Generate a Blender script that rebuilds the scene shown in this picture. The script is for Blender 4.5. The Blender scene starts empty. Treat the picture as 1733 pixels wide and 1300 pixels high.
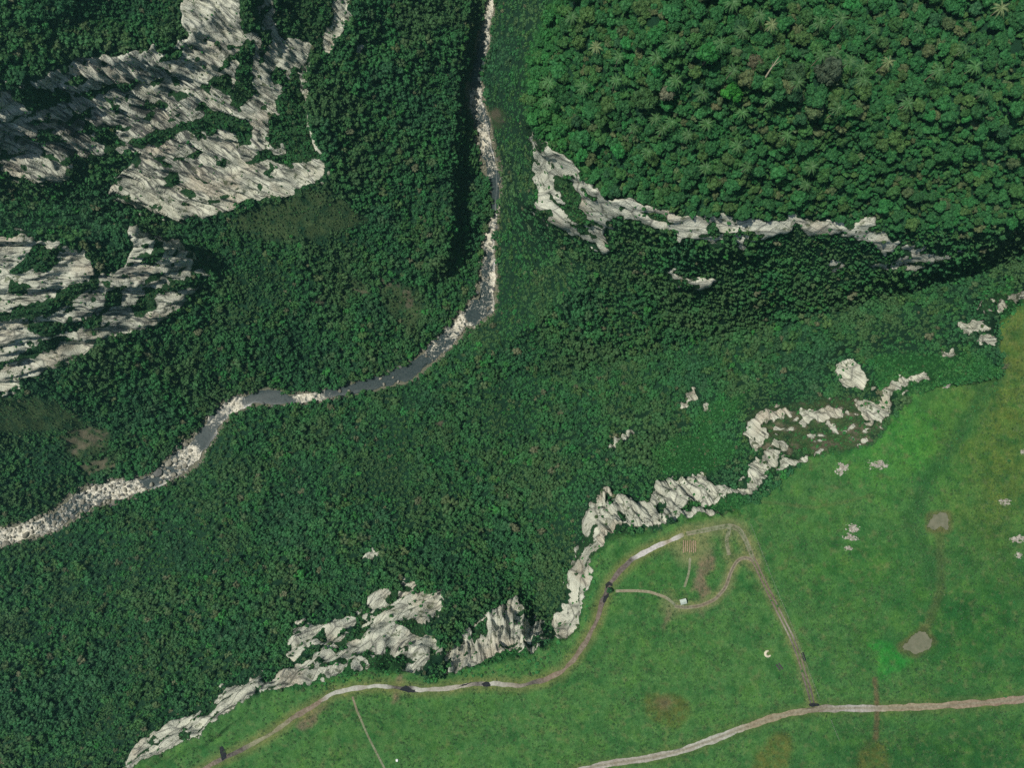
import bpy, bmesh, math, random
import numpy as np
from mathutils import Vector, Matrix, noise as mnoise

random.seed(7); rng = np.random.default_rng(7)
S = bpy.context.scene; COL = S.collection

# ------------------------------------------------------------------ camera, world, sun, exposure
FPX, CU, CV = 1155.0, 866.5, 650.0          # focal length in survey units, principal point
CAMZ = 700.0                                # drone height above the river
cam_d = bpy.data.cameras.new('drone_camera'); cam = bpy.data.objects.new('drone_camera', cam_d); COL.objects.link(cam)
cam.location = (0, 0, CAMZ); cam.rotation_euler = (0, 0, 0)
cam_d.sensor_width = 36.0; cam_d.lens = 36.0 * FPX / 1733.0
cam_d.clip_start = 1.0; cam_d.clip_end = 5000.0
S.camera = cam
SUN_EL, SUN_AZ = math.radians(61), math.radians(165)      # azimuth counter-clockwise from +x
w = bpy.data.worlds.new('World'); S.world = w; w.use_nodes = True
nt = w.node_tree; bg = nt.nodes['Background']
sky = nt.nodes.new('ShaderNodeTexSky'); sky.sky_type = 'NISHITA'; sky.sun_disc = False
sky.sun_elevation = SUN_EL; sky.sun_rotation = math.pi / 2 - SUN_AZ
nt.links.new(sky.outputs[0], bg.inputs[0]); bg.inputs[1].default_value = 0.058
sl = bpy.data.lights.new('sun', 'SUN'); sl.energy = 3.6; sl.angle = math.radians(0.5); sl.color = (1.0, 0.95, 0.86)
so = bpy.data.objects.new('sun', sl); COL.objects.link(so)
sdir = Vector((math.cos(SUN_EL) * math.cos(SUN_AZ), math.cos(SUN_EL) * math.sin(SUN_AZ), math.sin(SUN_EL)))
so.rotation_euler = sdir.to_track_quat('Z', 'Y').to_euler(); so.location = (0, 0, 900)
S.view_settings.view_transform = 'Standard'; S.view_settings.look = 'None'
S.view_settings.exposure = 0.25; S.view_settings.gamma = 1.0
S.cycles.max_bounces = 4; S.cycles.diffuse_bounces = 2; S.cycles.glossy_bounces = 2
S.cycles.transmission_bounces = 2; S.cycles.transparent_max_bounces = 4
S.cycles.use_denoising = False

# ------------------------------------------------------------------ small helpers
def tag(o, label=None, cat=None, group=None, kind=None):
    if label: o['label'] = label
    if cat: o['category'] = cat
    if group: o['group'] = group
    if kind: o['kind'] = kind
    return o
def link(name, me, mat=None, parent=None):
    o = bpy.data.objects.new(name, me); COL.objects.link(o)
    if mat is not None and len(me.materials) == 0: me.materials.append(mat)
    if parent is not None: o.parent = parent
    return o
def empty(name, loc, rz=0.0):
    o = bpy.data.objects.new(name, None); COL.objects.link(o)
    o.location = loc; o.rotation_euler = (0, 0, rz); o.empty_display_size = 0.5
    return o
def mesh_np(name, V, F, smooth=False):
    me = bpy.data.meshes.new(name)
    V = np.asarray(V, dtype=np.float32); F = np.asarray(F, dtype=np.int32)
    n, k = F.shape
    me.vertices.add(len(V)); me.vertices.foreach_set('co', V.ravel())
    me.loops.add(n * k); me.loops.foreach_set('vertex_index', F.ravel())
    me.polygons.add(n); me.polygons.foreach_set('loop_start', np.arange(0, n * k, k, dtype=np.int32))
    me.update(calc_edges=True); me.validate()
    me.polygons.foreach_set('use_smooth', np.full(len(me.polygons), smooth, dtype=bool))
    return me
def attr_f(me, name, data):
    a = me.attributes.new(name, 'FLOAT', 'POINT'); a.data.foreach_set('value', np.asarray(data, dtype=np.float32))
def attr_c(me, name, data):
    d = np.ones((len(data), 4), dtype=np.float32); d[:, :3] = data
    a = me.attributes.new(name, 'FLOAT_COLOR', 'POINT'); a.data.foreach_set('color', d.ravel())

_p = np.random.default_rng(3).permutation(256); _p = np.concatenate([_p, _p, _p])
_g = np.array([[1,1,0],[-1,1,0],[1,-1,0],[-1,-1,0],[1,0,1],[-1,0,1],[1,0,-1],[-1,0,-1],[0,1,1],[0,-1,1],[0,1,-1],[0,-1,-1]], dtype=np.float64)
def perlin(x, y, z=None):
    x = np.asarray(x, float); y = np.asarray(y, float)
    z = np.full_like(x, 0.37) if z is None else np.asarray(z, float)
    xi = np.floor(x).astype(int); yi = np.floor(y).astype(int); zi = np.floor(z).astype(int)
    xf, yf, zf = x - xi, y - yi, z - zi
    xi &= 255; yi &= 255; zi &= 255
    f = lambda t: t * t * t * (t * (t * 6 - 15) + 10)
    u, v, q = f(xf), f(yf), f(zf)
    def gr(i, j, k):
        g = _g[_p[_p[_p[xi + i] + yi + j] + zi + k] % 12]
        return g[..., 0] * (xf - i) + g[..., 1] * (yf - j) + g[..., 2] * (zf - k)
    l = lambda a, b, t: a + t * (b - a)
    x1 = l(gr(0,0,0), gr(1,0,0), u); x2 = l(gr(0,1,0), gr(1,1,0), u)
    x3 = l(gr(0,0,1), gr(1,0,1), u); x4 = l(gr(0,1,1), gr(1,1,1), u)
    return l(l(x1, x2, v), l(x3, x4, v), q)
def fbm(x, y, z=None, o=4):
    s, a, t = 0, 1.0, 0
    for k in range(o):
        s = s + a * perlin(x * 2**k + 17 * k, y * 2**k + 31 * k, None if z is None else z * 2**k + 7 * k); t += a; a *= 0.5
    return s / t
def inpoly(poly, u, v):
    p = np.asarray(poly, float); out = np.zeros(u.shape, bool)
    bb = (u >= p[:,0].min()) & (u <= p[:,0].max()) & (v >= p[:,1].min()) & (v <= p[:,1].max())
    uu, vv = u[bb], v[bb]; r = np.zeros(uu.shape, bool)
    for i in range(len(p)):
        x1, y1 = p[i]; x2, y2 = p[i - 1]
        c = (y1 > vv) != (y2 > vv)
        r ^= c & (uu < (x2 - x1) * (vv - y1) / ((y2 - y1) if y2 != y1 else 1e-9) + x1)
    out[bb] = r
    return out
def line_dist(pts, u, v, pad=60):
    """distance to a polyline, arc position and interpolated extra columns"""
    p = np.asarray(pts, float); best = np.full(u.shape, 1e9); ex = np.zeros(u.shape + (p.shape[1] - 2,))
    for i in range(len(p) - 1):
        a, b = p[i], p[i + 1]
        m = (u > min(a[0], b[0]) - pad) & (u < max(a[0], b[0]) + pad) & (v > min(a[1], b[1]) - pad) & (v < max(a[1], b[1]) + pad)
        if not m.any(): continue
        d = b[:2] - a[:2]; L = d @ d + 1e-9
        t = np.clip(((u[m] - a[0]) * d[0] + (v[m] - a[1]) * d[1]) / L, 0, 1)
        q = np.hypot(u[m] - a[0] - t * d[0], v[m] - a[1] - t * d[1])
        bm = best[m]; em = ex[m]; c = q < bm
        bm[c] = q[c]; em[c] = a[2:] + t[c, None] * (b[2:] - a[2:])
        best[m] = bm; ex[m] = em
    return best, ex
def blur(a, n=1):
    for _ in range(n):
        a = np.pad(a, ((1,1),(0,0)), 'edge'); a = (a[:-2] + 2 * a[1:-1] + a[2:]) / 4
        a = np.pad(a, ((0,0),(1,1)), 'edge'); a = (a[:,:-2] + 2 * a[:,1:-1] + a[:,2:]) / 4
    return a

# ------------------------------------------------------------------ survey of the place (plan points, with depth below the drone in metres)
RIVER = [(832,-200,8),(830,-40,8),(829,0,9),(824,40,11),(820,70,14),(812,95,12),(806,125,10),(803,150,16),(806,180,18),(817,210,15),(822,245,16),(832,280,17),(838,310,14),(839,345,7),(836,375,8),(830,400,13),(826,430,14),(826,460,16),(824,490,20),(817,518,24),(795,535,21),(775,555,18),(750,580,17),(725,605,17),(695,630,16),(650,645,14),(610,655,12),(570,664,11),(530,672,11),(490,677,12),(460,672,17),(425,675,12),(395,685,16),(370,705,17),(350,735,18),(327,765,24),(305,785,24),(275,808,17),(235,822,18),(195,830,22),(160,838,22),(135,850,24),(110,870,20),(70,892,18),(40,900,18),(0,910,18),(-60,935,18),(-220,980,18)]
RIM = [(-350,1650),(-100,1520),(60,1420),(205,1312),(290,1275),(345,1245),(385,1212),(410,1190),(440,1178),(520,1163),(560,1150),(620,1133),(700,1136),(750,1142),(830,1124),(900,1108),(935,1090),(958,1078),(985,1040),(1000,990),(1010,940),(1040,905),(1110,902),(1150,876),(1230,867),(1280,850),(1310,820),(1370,775),(1450,760),(1495,740),(1505,705),(1540,670),(1600,650),(1660,645),(1688,640),(1685,590),(1690,545),(1733,510),(1850,480),(2200,430)]
MEADOW = RIM + [(2200,1750),(-350,1750)]
def Dmeadow(u, v):
    return 421 - 0.009 * (u - 700) + 1.2 * perlin(u / 170, v / 170) + 0.5 * perlin(u / 60, v / 60)
LINES = [
 [(945,-200,368),(945,-60,370),(930,0,372),(905,60,376),(888,130,380),(887,190,384),(905,225,384),(935,255,382),(985,275,380),(1000,310,382),(1040,335,384),(1130,355,386),(1200,370,388),(1260,378,390),(1340,370,392),(1420,376,395),(1500,388,400),(1600,395,408),(1733,370,415),(1850,350,420),(2100,330,430)],
 [(1050,-200,338),(1050,-60,335),(1120,80,332),(1300,150,335),(1500,200,350),(1733,180,370),(1900,160,385),(2100,140,395)],
 [(1300,-200,330),(1500,-100,345),(1800,-60,372),(2100,-50,390)],
 [(905,345,440),(940,375,443),(985,397,446),(1010,412,449),(1030,430,452),(1080,452,452),(1150,475,450),(1230,481,450),(1310,472,448),(1410,457,446),(1530,454,446),(1620,439,446),(1733,402,448),(1850,370,450),(2100,330,455)],
 [(1040,362,395),(1085,374,394),(1130,388,395),(1215,414,400),(1270,404,400),(1340,390,400),(1440,396,404),(1510,424,416)],
 [(905,-200,520),(905,-60,520),(890,40,520),(872,140,512),(864,250,500),(872,320,480),(890,350,460)],
 [(1030,432,464),(960,500,525),(900,550,580),(850,575,630),(805,592,668)],
 [(2100,370,486),(1900,400,486),(1733,440,486),(1620,470,486),(1500,500,490),(1400,530,498),(1330,545,508),(1200,570,530),(1080,602,572),(960,632,625),(860,645,668),(780,640,682)],
 [(-300,1560,520),(-100,1400,520),(60,1310,505),(200,1245,475),(330,1185,465),(430,1092,475),(490,1040,485),(560,1010,490),(650,960,500),(720,972,492),(830,962,490),(900,1010,478),(925,1040,468),(936,1070,448),(943,1010,455),(972,950,460),(988,880,465),(1015,832,470),(1100,808,470),(1190,788,465),(1265,772,460),(1262,712,465),(1330,690,465),(1408,652,462),(1422,606,464),(1480,588,460),(1600,575,450),(1622,545,452),(1680,505,452),(1733,480,456),(1850,440,458),(2100,400,458)],
 [(-200,1250,565),(-60,1200,565),(100,1110,565),(300,990,565),(500,880,570),(700,800,575),(900,740,578),(1050,692,565),(1200,652,532),(1350,604,502),(1480,560,484),(1600,515,474)],
 [(-200,170,520),(0,150,530),(60,140,533),(130,98,535),(200,85,537),(260,80,540),(300,60,542),(310,20,542),(305,-60,538),(300,-200,530)],
 [(-200,60,505),(100,20,515),(180,-200,505)],
 [(420,-200,540),(420,-40,545),(418,80,565),(412,190,590)],
 [(600,-200,605),(590,-40,605),(575,60,605),(530,120,605),(525,200,608),(550,290,615),(500,322,625),(420,345,635),(350,362,645),(280,348,645),(200,335,645),(130,302,630),(90,312,625),(0,275,605),(-60,255,595),(-200,250,580)],
 [(225,240,598),(320,212,592),(400,200,592),(430,222,595)],
 [(550,290,612),(600,330,628),(660,360,640),(720,390,652),(755,410,660)],
 [(790,-200,672),(790,60,672),(775,160,668),(765,260,662),(762,340,660),(765,410,662),(740,450,668),(700,470,674)],
 [(805,-200,694),(805,60,694),(793,160,694),(784,260,694),(778,340,693),(780,420,694),(752,480,694)],
 [(-200,340,625),(-60,342,640),(0,342,652),(100,352,660),(200,368,666),(300,392,670),(400,432,678),(500,472,684),(600,500,688),(680,520,692),(740,535,696)],
 [(-200,380,548),(-60,382,552),(0,390,556),(35,400,560),(110,402,573),(200,385,592),(230,395,585),(280,425,605),(350,468,640),(420,490,658)],
 [(-200,520,570),(-60,538,577),(0,540,583),(100,518,594),(180,500,605)],
 [(350,472,644),(312,532,648),(240,562,645),(150,620,640),(40,662,635),(-60,690,630),(-200,720,625)],
 [(430,500,656),(500,510,660),(600,545,668),(650,555,674)],
 [(-200,800,672),(0,790,680),(150,740,676),(300,650,676),(420,600,678)],
]

# ------------------------------------------------------------------ depth surface: harmonic between the surveyed lines
def solve(step, prev=None, iters=800):
    us = np.arange(-320, 2061, step, dtype=float); vs = np.arange(-320, 1641, step, dtype=float)
    UU, VV = np.meshgrid(us, vs); fix = np.zeros(UU.shape, bool); val = np.zeros(UU.shape)
    acc = np.zeros(UU.shape); cnt = np.zeros(UU.shape)
    for L in LINES:
        p = np.array(L, float)
        for a, b in zip(p[:-1], p[1:]):
            n = int(np.hypot(*(b - a)[:2]) / step * 2) + 2
            q = a + np.linspace(0, 1, n)[:, None] * (b - a)
            i = np.clip(np.rint((q[:,1] + 320) / step).astype(int), 0, len(vs) - 1); j = np.clip(np.rint((q[:,0] + 320) / step).astype(int), 0, len(us) - 1)
            np.add.at(acc, (i, j), q[:,2]); np.add.at(cnt, (i, j), 1)
    m = cnt > 0; fix |= m; val[m] = acc[m] / cnt[m]
    md = inpoly(MEADOW, UU, VV); fix |= md; val[md] = Dmeadow(UU[md], VV[md])
    d, ex = line_dist(RIVER, UU, VV); rv = d < ex[...,0] + 4; fix |= rv; val[rv] = 700
    if prev is None:
        A = np.full(UU.shape, 560.0)
    else:
        A = sample(prev, UU, VV)
    A[fix] = val[fix]
    chk = (np.indices(UU.shape).sum(0) % 2).astype(bool)
    w = 1.9
    for it in range(iters):
        for c in (chk, ~chk):
            P_ = np.pad(A, 1, 'edge'); avg = (P_[:-2,1:-1] + P_[2:,1:-1] + P_[1:-1,:-2] + P_[1:-1,2:]) / 4
            mm = c & ~fix; A[mm] += w * (avg[mm] - A[mm])
    return us, vs, A
def sample(F, u, v):
    us, vs, A = F; st = us[1] - us[0]
    x = np.clip((np.asarray(u, float) - us[0]) / st, 0, len(us) - 1.001); y = np.clip((np.asarray(v, float) - vs[0]) / st, 0, len(vs) - 1.001)
    i = x.astype(int); j = y.astype(int); a = x - i; b = y - j
    return (A[j, i] * (1 - a) + A[j, i + 1] * a) * (1 - b) + (A[j + 1, i] * (1 - a) + A[j + 1, i + 1] * a) * b
F8 = solve(8, None, 500); F4 = solve(4, F8, 120)
F4 = (F4[0], F4[1], blur(F4[2], 3))
def unproj(u, v, D):
    return np.stack([(u - CU) / FPX * D, -(v - CV) / FPX * D, CAMZ - D], -1)

# ------------------------------------------------------------------ cover polygons
ROCK = [
 [(315,-120),(305,30),(315,60),(300,85),(260,82),(200,88),(130,98),(60,140),(10,150),(-60,165),(-200,190),(-200,260),(-60,265),(0,285),(60,305),(100,310),(130,285),(125,262),(160,272),(220,255),(240,270),(200,290),(190,310),(200,335),(240,350),(290,370),(330,366),(360,362),(420,340),(500,328),(510,318),(550,298),(545,260),(530,220),(524,190),(528,170),(518,140),(530,110),(560,90),(575,60),(590,0),(590,-120)],
 [(-200,400),(-60,395),(30,400),(45,402),(100,412),(140,425),(150,440),(165,460),(150,472),(165,478),(215,442),(225,410),(215,385),(235,392),(300,415),(332,440),(330,450),(365,470),(330,470),(335,485),(315,500),(310,530),(290,538),(240,552),(210,565),(165,580),(140,605),(90,620),(40,640),(35,655),(0,660),(-60,670),(-200,690)],
 [(892,195),(905,225),(930,245),(975,275),(1000,305),(1035,330),(1080,338),(1130,355),(1165,365),(1240,372),(1245,378),(1200,385),(1225,405),(1215,415),(1190,415),(1160,400),(1120,385),(1085,380),(1050,360),(1030,370),(1025,395),(1042,420),(1020,430),(1015,410),(1000,405),(960,388),(935,374),(908,360),(905,345),(915,335),(905,310),(903,270),(898,230)],
 [(1240,376),(1300,368),(1350,360),(1345,382),(1292,404),(1262,398)],[(1340,364),(1375,374),(1420,368),(1450,382),(1405,400),(1368,398)],[(1442,400),(1475,372),(1492,388),(1518,418),(1497,430),(1474,408)],[(1225,400),(1262,392),(1300,402),(1270,412)],
 [(1135,460),(1175,468),(1224,470),(1200,484),(1150,484)],[(1400,448),(1420,440),(1434,452),(1408,458)],[(1462,448),(1530,434),(1640,424),(1560,450),(1505,459)],[(1525,420),(1562,422),(1552,432),(1533,429)],
 [(190,1318),(230,1270),(290,1230),(345,1205),(390,1165),(430,1152),(448,1150),(418,1195),(400,1218),(370,1242),(340,1264),(300,1282),(255,1302),(240,1322)],
 [(440,1165),(480,1135),(520,1125),(560,1090),(600,1060),(650,1030),(690,1000),(750,995),(755,1015),(740,1040),(720,1060),(750,1090),(735,1115),(700,1137),(660,1130),(600,1132),(540,1150),(500,1162),(446,1187)],
 [(478,1112),(500,1068),(540,1058),(600,1036),(640,998),(690,983),(704,995),(650,1025),(560,1075),(500,1122)],
 [(748,1134),(780,1100),(785,1060),(830,1036),(870,1016),(907,1032),(920,1055),(917,1078),(880,1090),(922,1098),(915,1105),(870,1102),(830,1112),(790,1127),(760,1142)],
 [(938,1078),(943,1040),(963,1010),(973,960),(988,920),(990,880),(1003,850),(1030,826),(1028,858),(1050,843),(1090,853),(1125,878),(1132,890),(1100,897),(1060,890),(1032,905),(1017,930),(1007,980),(987,1030),(967,1067),(950,1085)],
 [(1097,855),(1113,812),(1150,818),(1185,800),(1192,793),(1202,820),(1208,832),(1180,847),(1140,872),(1122,874),(1135,852),(1105,864)],
 [(1262,824),(1273,790),(1298,758),(1330,768),(1372,766),(1322,787),(1292,812),(1275,828)],
 [(1262,722),(1300,698),(1335,693),(1322,714),(1292,722),(1312,745),(1345,760),(1330,764),(1300,752),(1276,762)],
 [(1413,620),(1440,605),(1467,635),(1475,657),(1430,657),(1416,640)],[(1448,685),(1500,670),(1504,700),(1490,717),(1458,702)],
 [(1616,552),(1660,546),(1678,560),(1640,567)],[(1652,572),(1682,569),(1680,588)],[(1646,528),(1700,498),(1718,504),(1670,532)],
 [(1028,762),(1060,730),(1070,738),(1045,757)],[(1147,692),(1180,658),(1184,670),(1157,692)],[(612,946),(640,933),(654,942),(625,950)],
 [(1125,874),(1180,864),(1262,868),(1272,876),(1180,874),(1130,886)],[(1172,850),(1262,820),(1270,830),(1190,860)],[(1588,600),(1612,590),(1606,606)],[(1686,506),(1760,492),(1756,504),(1700,516)],[(1300,790),(1372,766),(1380,774),(1310,800)],[(1480,660),(1560,628),(1564,638),(1490,672)],
 [(1350,700),(1400,690),(1440,700),(1400,712),(1360,715)],[(605,60),(622,52),(616,100),(606,95)],[(1190,690),(1200,680),(1202,690),(1195,700)],
]
GREEN = [  # vegetated ledges and gullies on the rock faces
 [(410,70),(430,66),(427,150),(407,188),(393,172),(400,120)],[(405,-60),(442,-60),(437,55),(410,60)],[(452,-60),(558,-60),(564,40),(538,72),(500,67),(478,60),(463,20)],
 [(350,130),(385,125),(397,162),(370,150)],[(222,237),(260,222),(330,203),(400,192),(432,215),(424,240),(372,217),(312,222),(270,242),(230,247)],
 [(468,170),(498,108),(508,150),(522,170),(522,230),(546,272),(520,277),(490,272),(473,222)],[(122,264),(238,255),(228,272),(150,304),(133,292)],
 [(18,145),(110,150),(124,172),(60,182),(18,162)],[(452,190),(472,200),(477,252),(450,237)],[(437,50),(458,52),(452,85),(438,82)],[(115,180),(135,185),(210,262),(190,262)],
 [(62,412),(82,420),(93,450),(78,462),(52,457),(28,452),(40,438)],[(145,470),(163,476),(110,517),(75,527),(0,542),(-200,545),(-200,528),(0,528),(70,508),(125,480)],
 [(22,474),(57,477),(36,502),(18,497)],[(238,492),(330,463),(362,470),(332,482),(250,502)],[(40,545),(205,543),(110,562),(55,562)],[(70,575),(110,565),(140,572),(60,598),(20,612)],
 [(938,298),(966,293),(980,345),(970,352),(945,330)],[(910,356),(930,350),(936,364),(920,366)],[(960,372),(985,380),(1010,400),(985,394)],
 [(668,1062),(700,1054),(748,1072),(702,1078)],[(622,1120),(660,1108),(674,1124),(630,1131)],[(560,1090),(600,1068),(640,1052),(625,1072),(580,1098)],
 [(730,1100),(752,1098),(762,1125),(735,1130)],[(795,1062),(820,1050),(822,1075),(800,1085)],[(1045,872),(1060,868),(1064,884),(1050,885)],
 [(255,1268),(282,1250),(300,1246),(278,1262)],[(355,1232),(385,1215),(395,1218),(366,1240)],[(300,1252),(330,1240),(322,1258)],
]
SCRUB = [[(385,375),(500,330),(560,322),(620,372),(560,402),(450,412)],[(-60,668),(100,676),(135,720),(90,730),(-60,735)],[(95,740),(140,715),(185,735),(170,770),(130,780),(105,770)],[(130,785),(190,770),(195,795),(150,800)],
 [(640,480),(705,485),(715,540),(690,560),(660,540)],[(1260,700),(1420,670),(1500,690),(1490,740),(1440,760),(1300,770)],[(820,185),(850,180),(855,215),(828,220)],[(590,470),(625,480),(620,500),(590,490)],]
BRIGHT = [[(760,1120),(850,1092),(920,1102),(940,1085),(962,1088),(945,1112),(900,1142),(830,1144),(760,1144)],[(1150,852),(1270,838),(1262,868),(1170,868)],[(1355,742),(1440,718),(1452,746),(1400,774),(1360,768)],
 [(1475,600),(1655,598),(1685,640),(1600,652),(1530,672),(1475,655)],[(1100,760),(1200,725),(1255,760),(1205,805),(1120,800)],[(430,1180),(560,1130),(640,1118),(700,1132),(560,1162)],[(-60,385),(20,388),(30,402),(-60,420)],
 [(890,100),(930,0),(960,0),(930,120),(960,240),(1010,290),(990,300),(930,250),(895,200)],[(1690,500),(1733,470),(1733,520),(1690,560)],[(960,1030),(1000,920),(1015,900),(1020,940),(1000,1030),(970,1080)],[(1180,690),(1280,660),(1240,710),(1180,730)]]
OUTCROPS = [(1425,793,13,13),(1487,787,20,8),(1443,895,13,9),(1440,910,16,7),(1436,928,8,5),(1700,849,12,7),(1722,912,16,8),(1731,765,6,5),(1724,940,7,6),(1600,655,7,5),(1297,832,8,5)]
SOIL = [[(497,1232),(520,1205),(548,1188),(556,1196),(540,1215),(512,1244)],[(1183,935),(1200,930),(1212,940),(1205,965),(1195,980),(1200,1005),(1192,1018),(1178,1002),(1170,1003),(1180,975),(1186,958)],[(1118,1060),(1128,1035),(1136,1030),(1134,1042),(1122,1066)],[(1183,1036),(1193,1038),(1190,1046)],[(668,1150),(682,1142),(680,1180),(664,1188)],[(1150,905),(1180,895),(1196,905),(1188,935),(1165,944),(1150,930)]]
MARSH = [[(1262,1310),(1290,1265),(1315,1236),(1334,1240),(1338,1270),(1330,1310)],[(1448,1310),(1455,1275),(1478,1248),(1500,1262),(1502,1310)],[(1092,1185),(1110,1172),(1150,1175),(1172,1205),(1150,1232),(1120,1228),(1100,1212)]]
BOG = [[(1460,1092),(1490,1085),(1530,1105),(1545,1112),(1530,1135),(1500,1155),(1485,1150),(1490,1120)]]

SCAR = [[(98,738),(140,720),(172,735),(165,765),(120,772),(103,762)],[(132,790),(170,776),(200,792),(150,803)],[(826,186),(846,182),(852,206),(830,214)],[(740,698),(754,704),(752,728),(742,722)],[(592,484),(624,490),(612,496),(596,492)],[(688,500),(700,502),(704,535),(694,525)],[(640,470),(700,495),(690,500),(645,480)],
        [(525,500),(545,505),(540,518),(530,515)],[(255,628),(292,632),(280,638),(258,634)]]
RIMSOIL = [(1255,712),(1330,690),(1420,672),(1500,672),(1504,705),(1488,742),(1440,760),(1372,774),(1300,775),(1262,740)]

# ------------------------------------------------------------------ terrain grid
def axis(a, b, lo, hi, st, co):
    return np.concatenate([np.arange(lo, a, co), np.arange(a, b, st), np.arange(b, hi + 1, co)]).astype(float)
us = axis(-44, 1778, -300, 2040, 2, 8); vs = axis(-44, 1346, -300, 1620, 2, 8)
U, V = np.meshgrid(us, vs); nv, nu = U.shape
D0 = blur(sample(F4, U, V), 1)
P0 = unproj(U, V, D0)
wu = U + 9 * fbm(U / 30, V / 30, o=4) + 5 * perlin(U / 6, V / 6); wv = V + 9 * fbm(U / 30 + 40, V / 30, o=4) + 5 * perlin(U / 6 + 9, V / 6 + 9)
meadow = inpoly(MEADOW, wu, wv).astype(float)
rock = np.zeros(U.shape)
for p in ROCK: rock[inpoly(p, wu, wv)] = 1
crumb = (blur(rock, 40) > .10) & (rock == 0) & (fbm(P0[...,0] / 16, P0[...,1] / 16, P0[...,2] / 10, o=4) > .22)
rock_full = blur(np.maximum(rock, crumb), 3)
for p in GREEN: rock[inpoly(p, wu, wv)] = 0
rs_ = inpoly(RIMSOIL, wu, wv); rsn = fbm(U / 22, V / 10, o=4); rock[rs_ & (rsn > .16)] = 1; rock[crumb] = 1
soil_m = np.zeros(U.shape); soil_m[rs_ & (rsn > .09)] = 1
for p in SCAR: soil_m[inpoly(p, wu, wv) & (fbm(U / 9, V / 9, o=3) > -.02)] = 1
rm = rock > 0
q = P0[rm]
ledge = fbm(q[:,0] / 30, q[:,1] / 30, q[:,2] / 9, o=3)            # plants root on level ledges
ledge2 = fbm(q[:,0] / 11, q[:,1] / 11, q[:,2] / 11, o=3)
rr = rock[rm]; lim = np.where(V[rm] > 560, np.where(U[rm] < 760, .20, .30), .18); rr[(ledge > lim) | (ledge2 > lim + .10)] = 0; rock[rm] = rr
scrub = np.zeros(U.shape)
for p in SCRUB: scrub[inpoly(p, wu, wv)] = 1
bright = np.zeros(U.shape)
for p in BRIGHT: bright[inpoly(p, wu, wv)] = 1
rd, rex = line_dist(RIVER, U, V); rivd = rd - rex[..., 0]
river_m = rivd < 0
rock *= ~river_m; rock[meadow > 0] = 0
rocks = blur(rock, 1); scrubs = blur(scrub, 6); brights = blur(bright, 8); meads = blur(meadow, 1)
# relief: gullies under the forest, joints and ledges on the cliffs
Nrm = np.cross(np.gradient(blur(P0[...,0],4), axis=1)[...,None] * [1,0,0] + np.gradient(blur(P0[...,1],4), axis=1)[...,None] * [0,1,0] + np.gradient(blur(P0[...,2],4), axis=1)[...,None] * [0,0,1],
               np.gradient(blur(P0[...,0],4), axis=0)[...,None] * [1,0,0] + np.gradient(blur(P0[...,1],4), axis=0)[...,None] * [0,1,0] + np.gradient(blur(P0[...,2],4), axis=0)[...,None] * [0,0,1])
Nrm /= np.linalg.norm(Nrm, axis=-1, keepdims=True) + 1e-9
Nrm[Nrm[...,2] < 0] *= -1
P = P0.copy()
fo = np.clip(1 - blur(meadow, 6) - np.clip(1 - rivd / 40, 0, 1), 0, 1) * (1 - rock_full)
h = 30 * fbm(P0[...,0] / 140, P0[...,1] / 140, P0[...,2] / 200, o=4) - 10 * np.abs(fbm(P0[...,0] / 45 + 5, P0[...,1] / 45, P0[...,2] / 90, o=3))
P[..., 2] += fo * h
rm = rock_full > 0.02; q = P0[rm]
jx, jy, jz = q[:,0], q[:,1], q[:,2]
# each cliff breaks along its own set of joints: (u range, v range, strike in plan)
JOINTS = [((-400, 640), (-400, 378), (1, .55)), ((-400, 640), (378, 800), (1, -.08)), ((640, 1130), (-400, 500), (1, .5)), ((1130, 1640), (-400, 500), (1, .08)), ((-400, 760), (800, 1700), (1, -.62)),
          ((760, 930), (800, 1700), (.06, -1)), ((930, 1015), (800, 1700), (.32, -1)), ((1015, 2100), (500, 1700), (-.7, -1))]
JD = np.zeros(U.shape + (2,)); JD[...] = (.7, .7)
for (ua, ub), (va, vb), (du_, dv_) in JOINTS:
    ln = math.hypot(du_, dv_); JD[(U >= ua) & (U < ub) & (V >= va) & (V < vb)] = (du_ / ln, -dv_ / ln)
bend = 5 * fbm(P0[..., 0] / 45, P0[..., 1] / 45, P0[..., 2] / 45, o=2)
joint = np.stack([-P0[..., 0] * JD[..., 1] + P0[..., 1] * JD[..., 0] + bend, P0[..., 0] * JD[..., 0] + P0[..., 1] * JD[..., 1], P0[..., 2]], -1)
ja, jb = joint[rm][:, 0], joint[rm][:, 1]
d1 = 1 - 2.2 * np.abs(fbm(ja / 15, jb / 75, jz / 75, o=2))
d2 = 1 - 2.2 * np.abs(fbm(ja / 5.5 + 3, jb / 30, jz / 30, o=2))
d3 = fbm(ja / 2.6, jb / 9, jz / 9, o=2)
strata = jz / 17 + 1.3 * fbm(jx / 60, jy / 60, jz / 60, o=2)
st = (strata - np.floor(strata)); st = np.where(st < 0.8, st / 0.8, (1 - st) / 0.2) - 0.5
ampj = np.where((V[rm] < 500) & (U[rm] > 700), .5, np.where((U[rm] < 640) & (V[rm] < 800), 1.35, 1.0))
disp = ampj * (6.0 * (d1 - 0.55) + 3.8 * (d2 - 0.5) + 2.0 * d3 + 1.6 * st)
P[rm] += Nrm[rm] * (disp * np.clip(rock_full[rm] * 1.4, 0, 1))[:, None]

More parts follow.
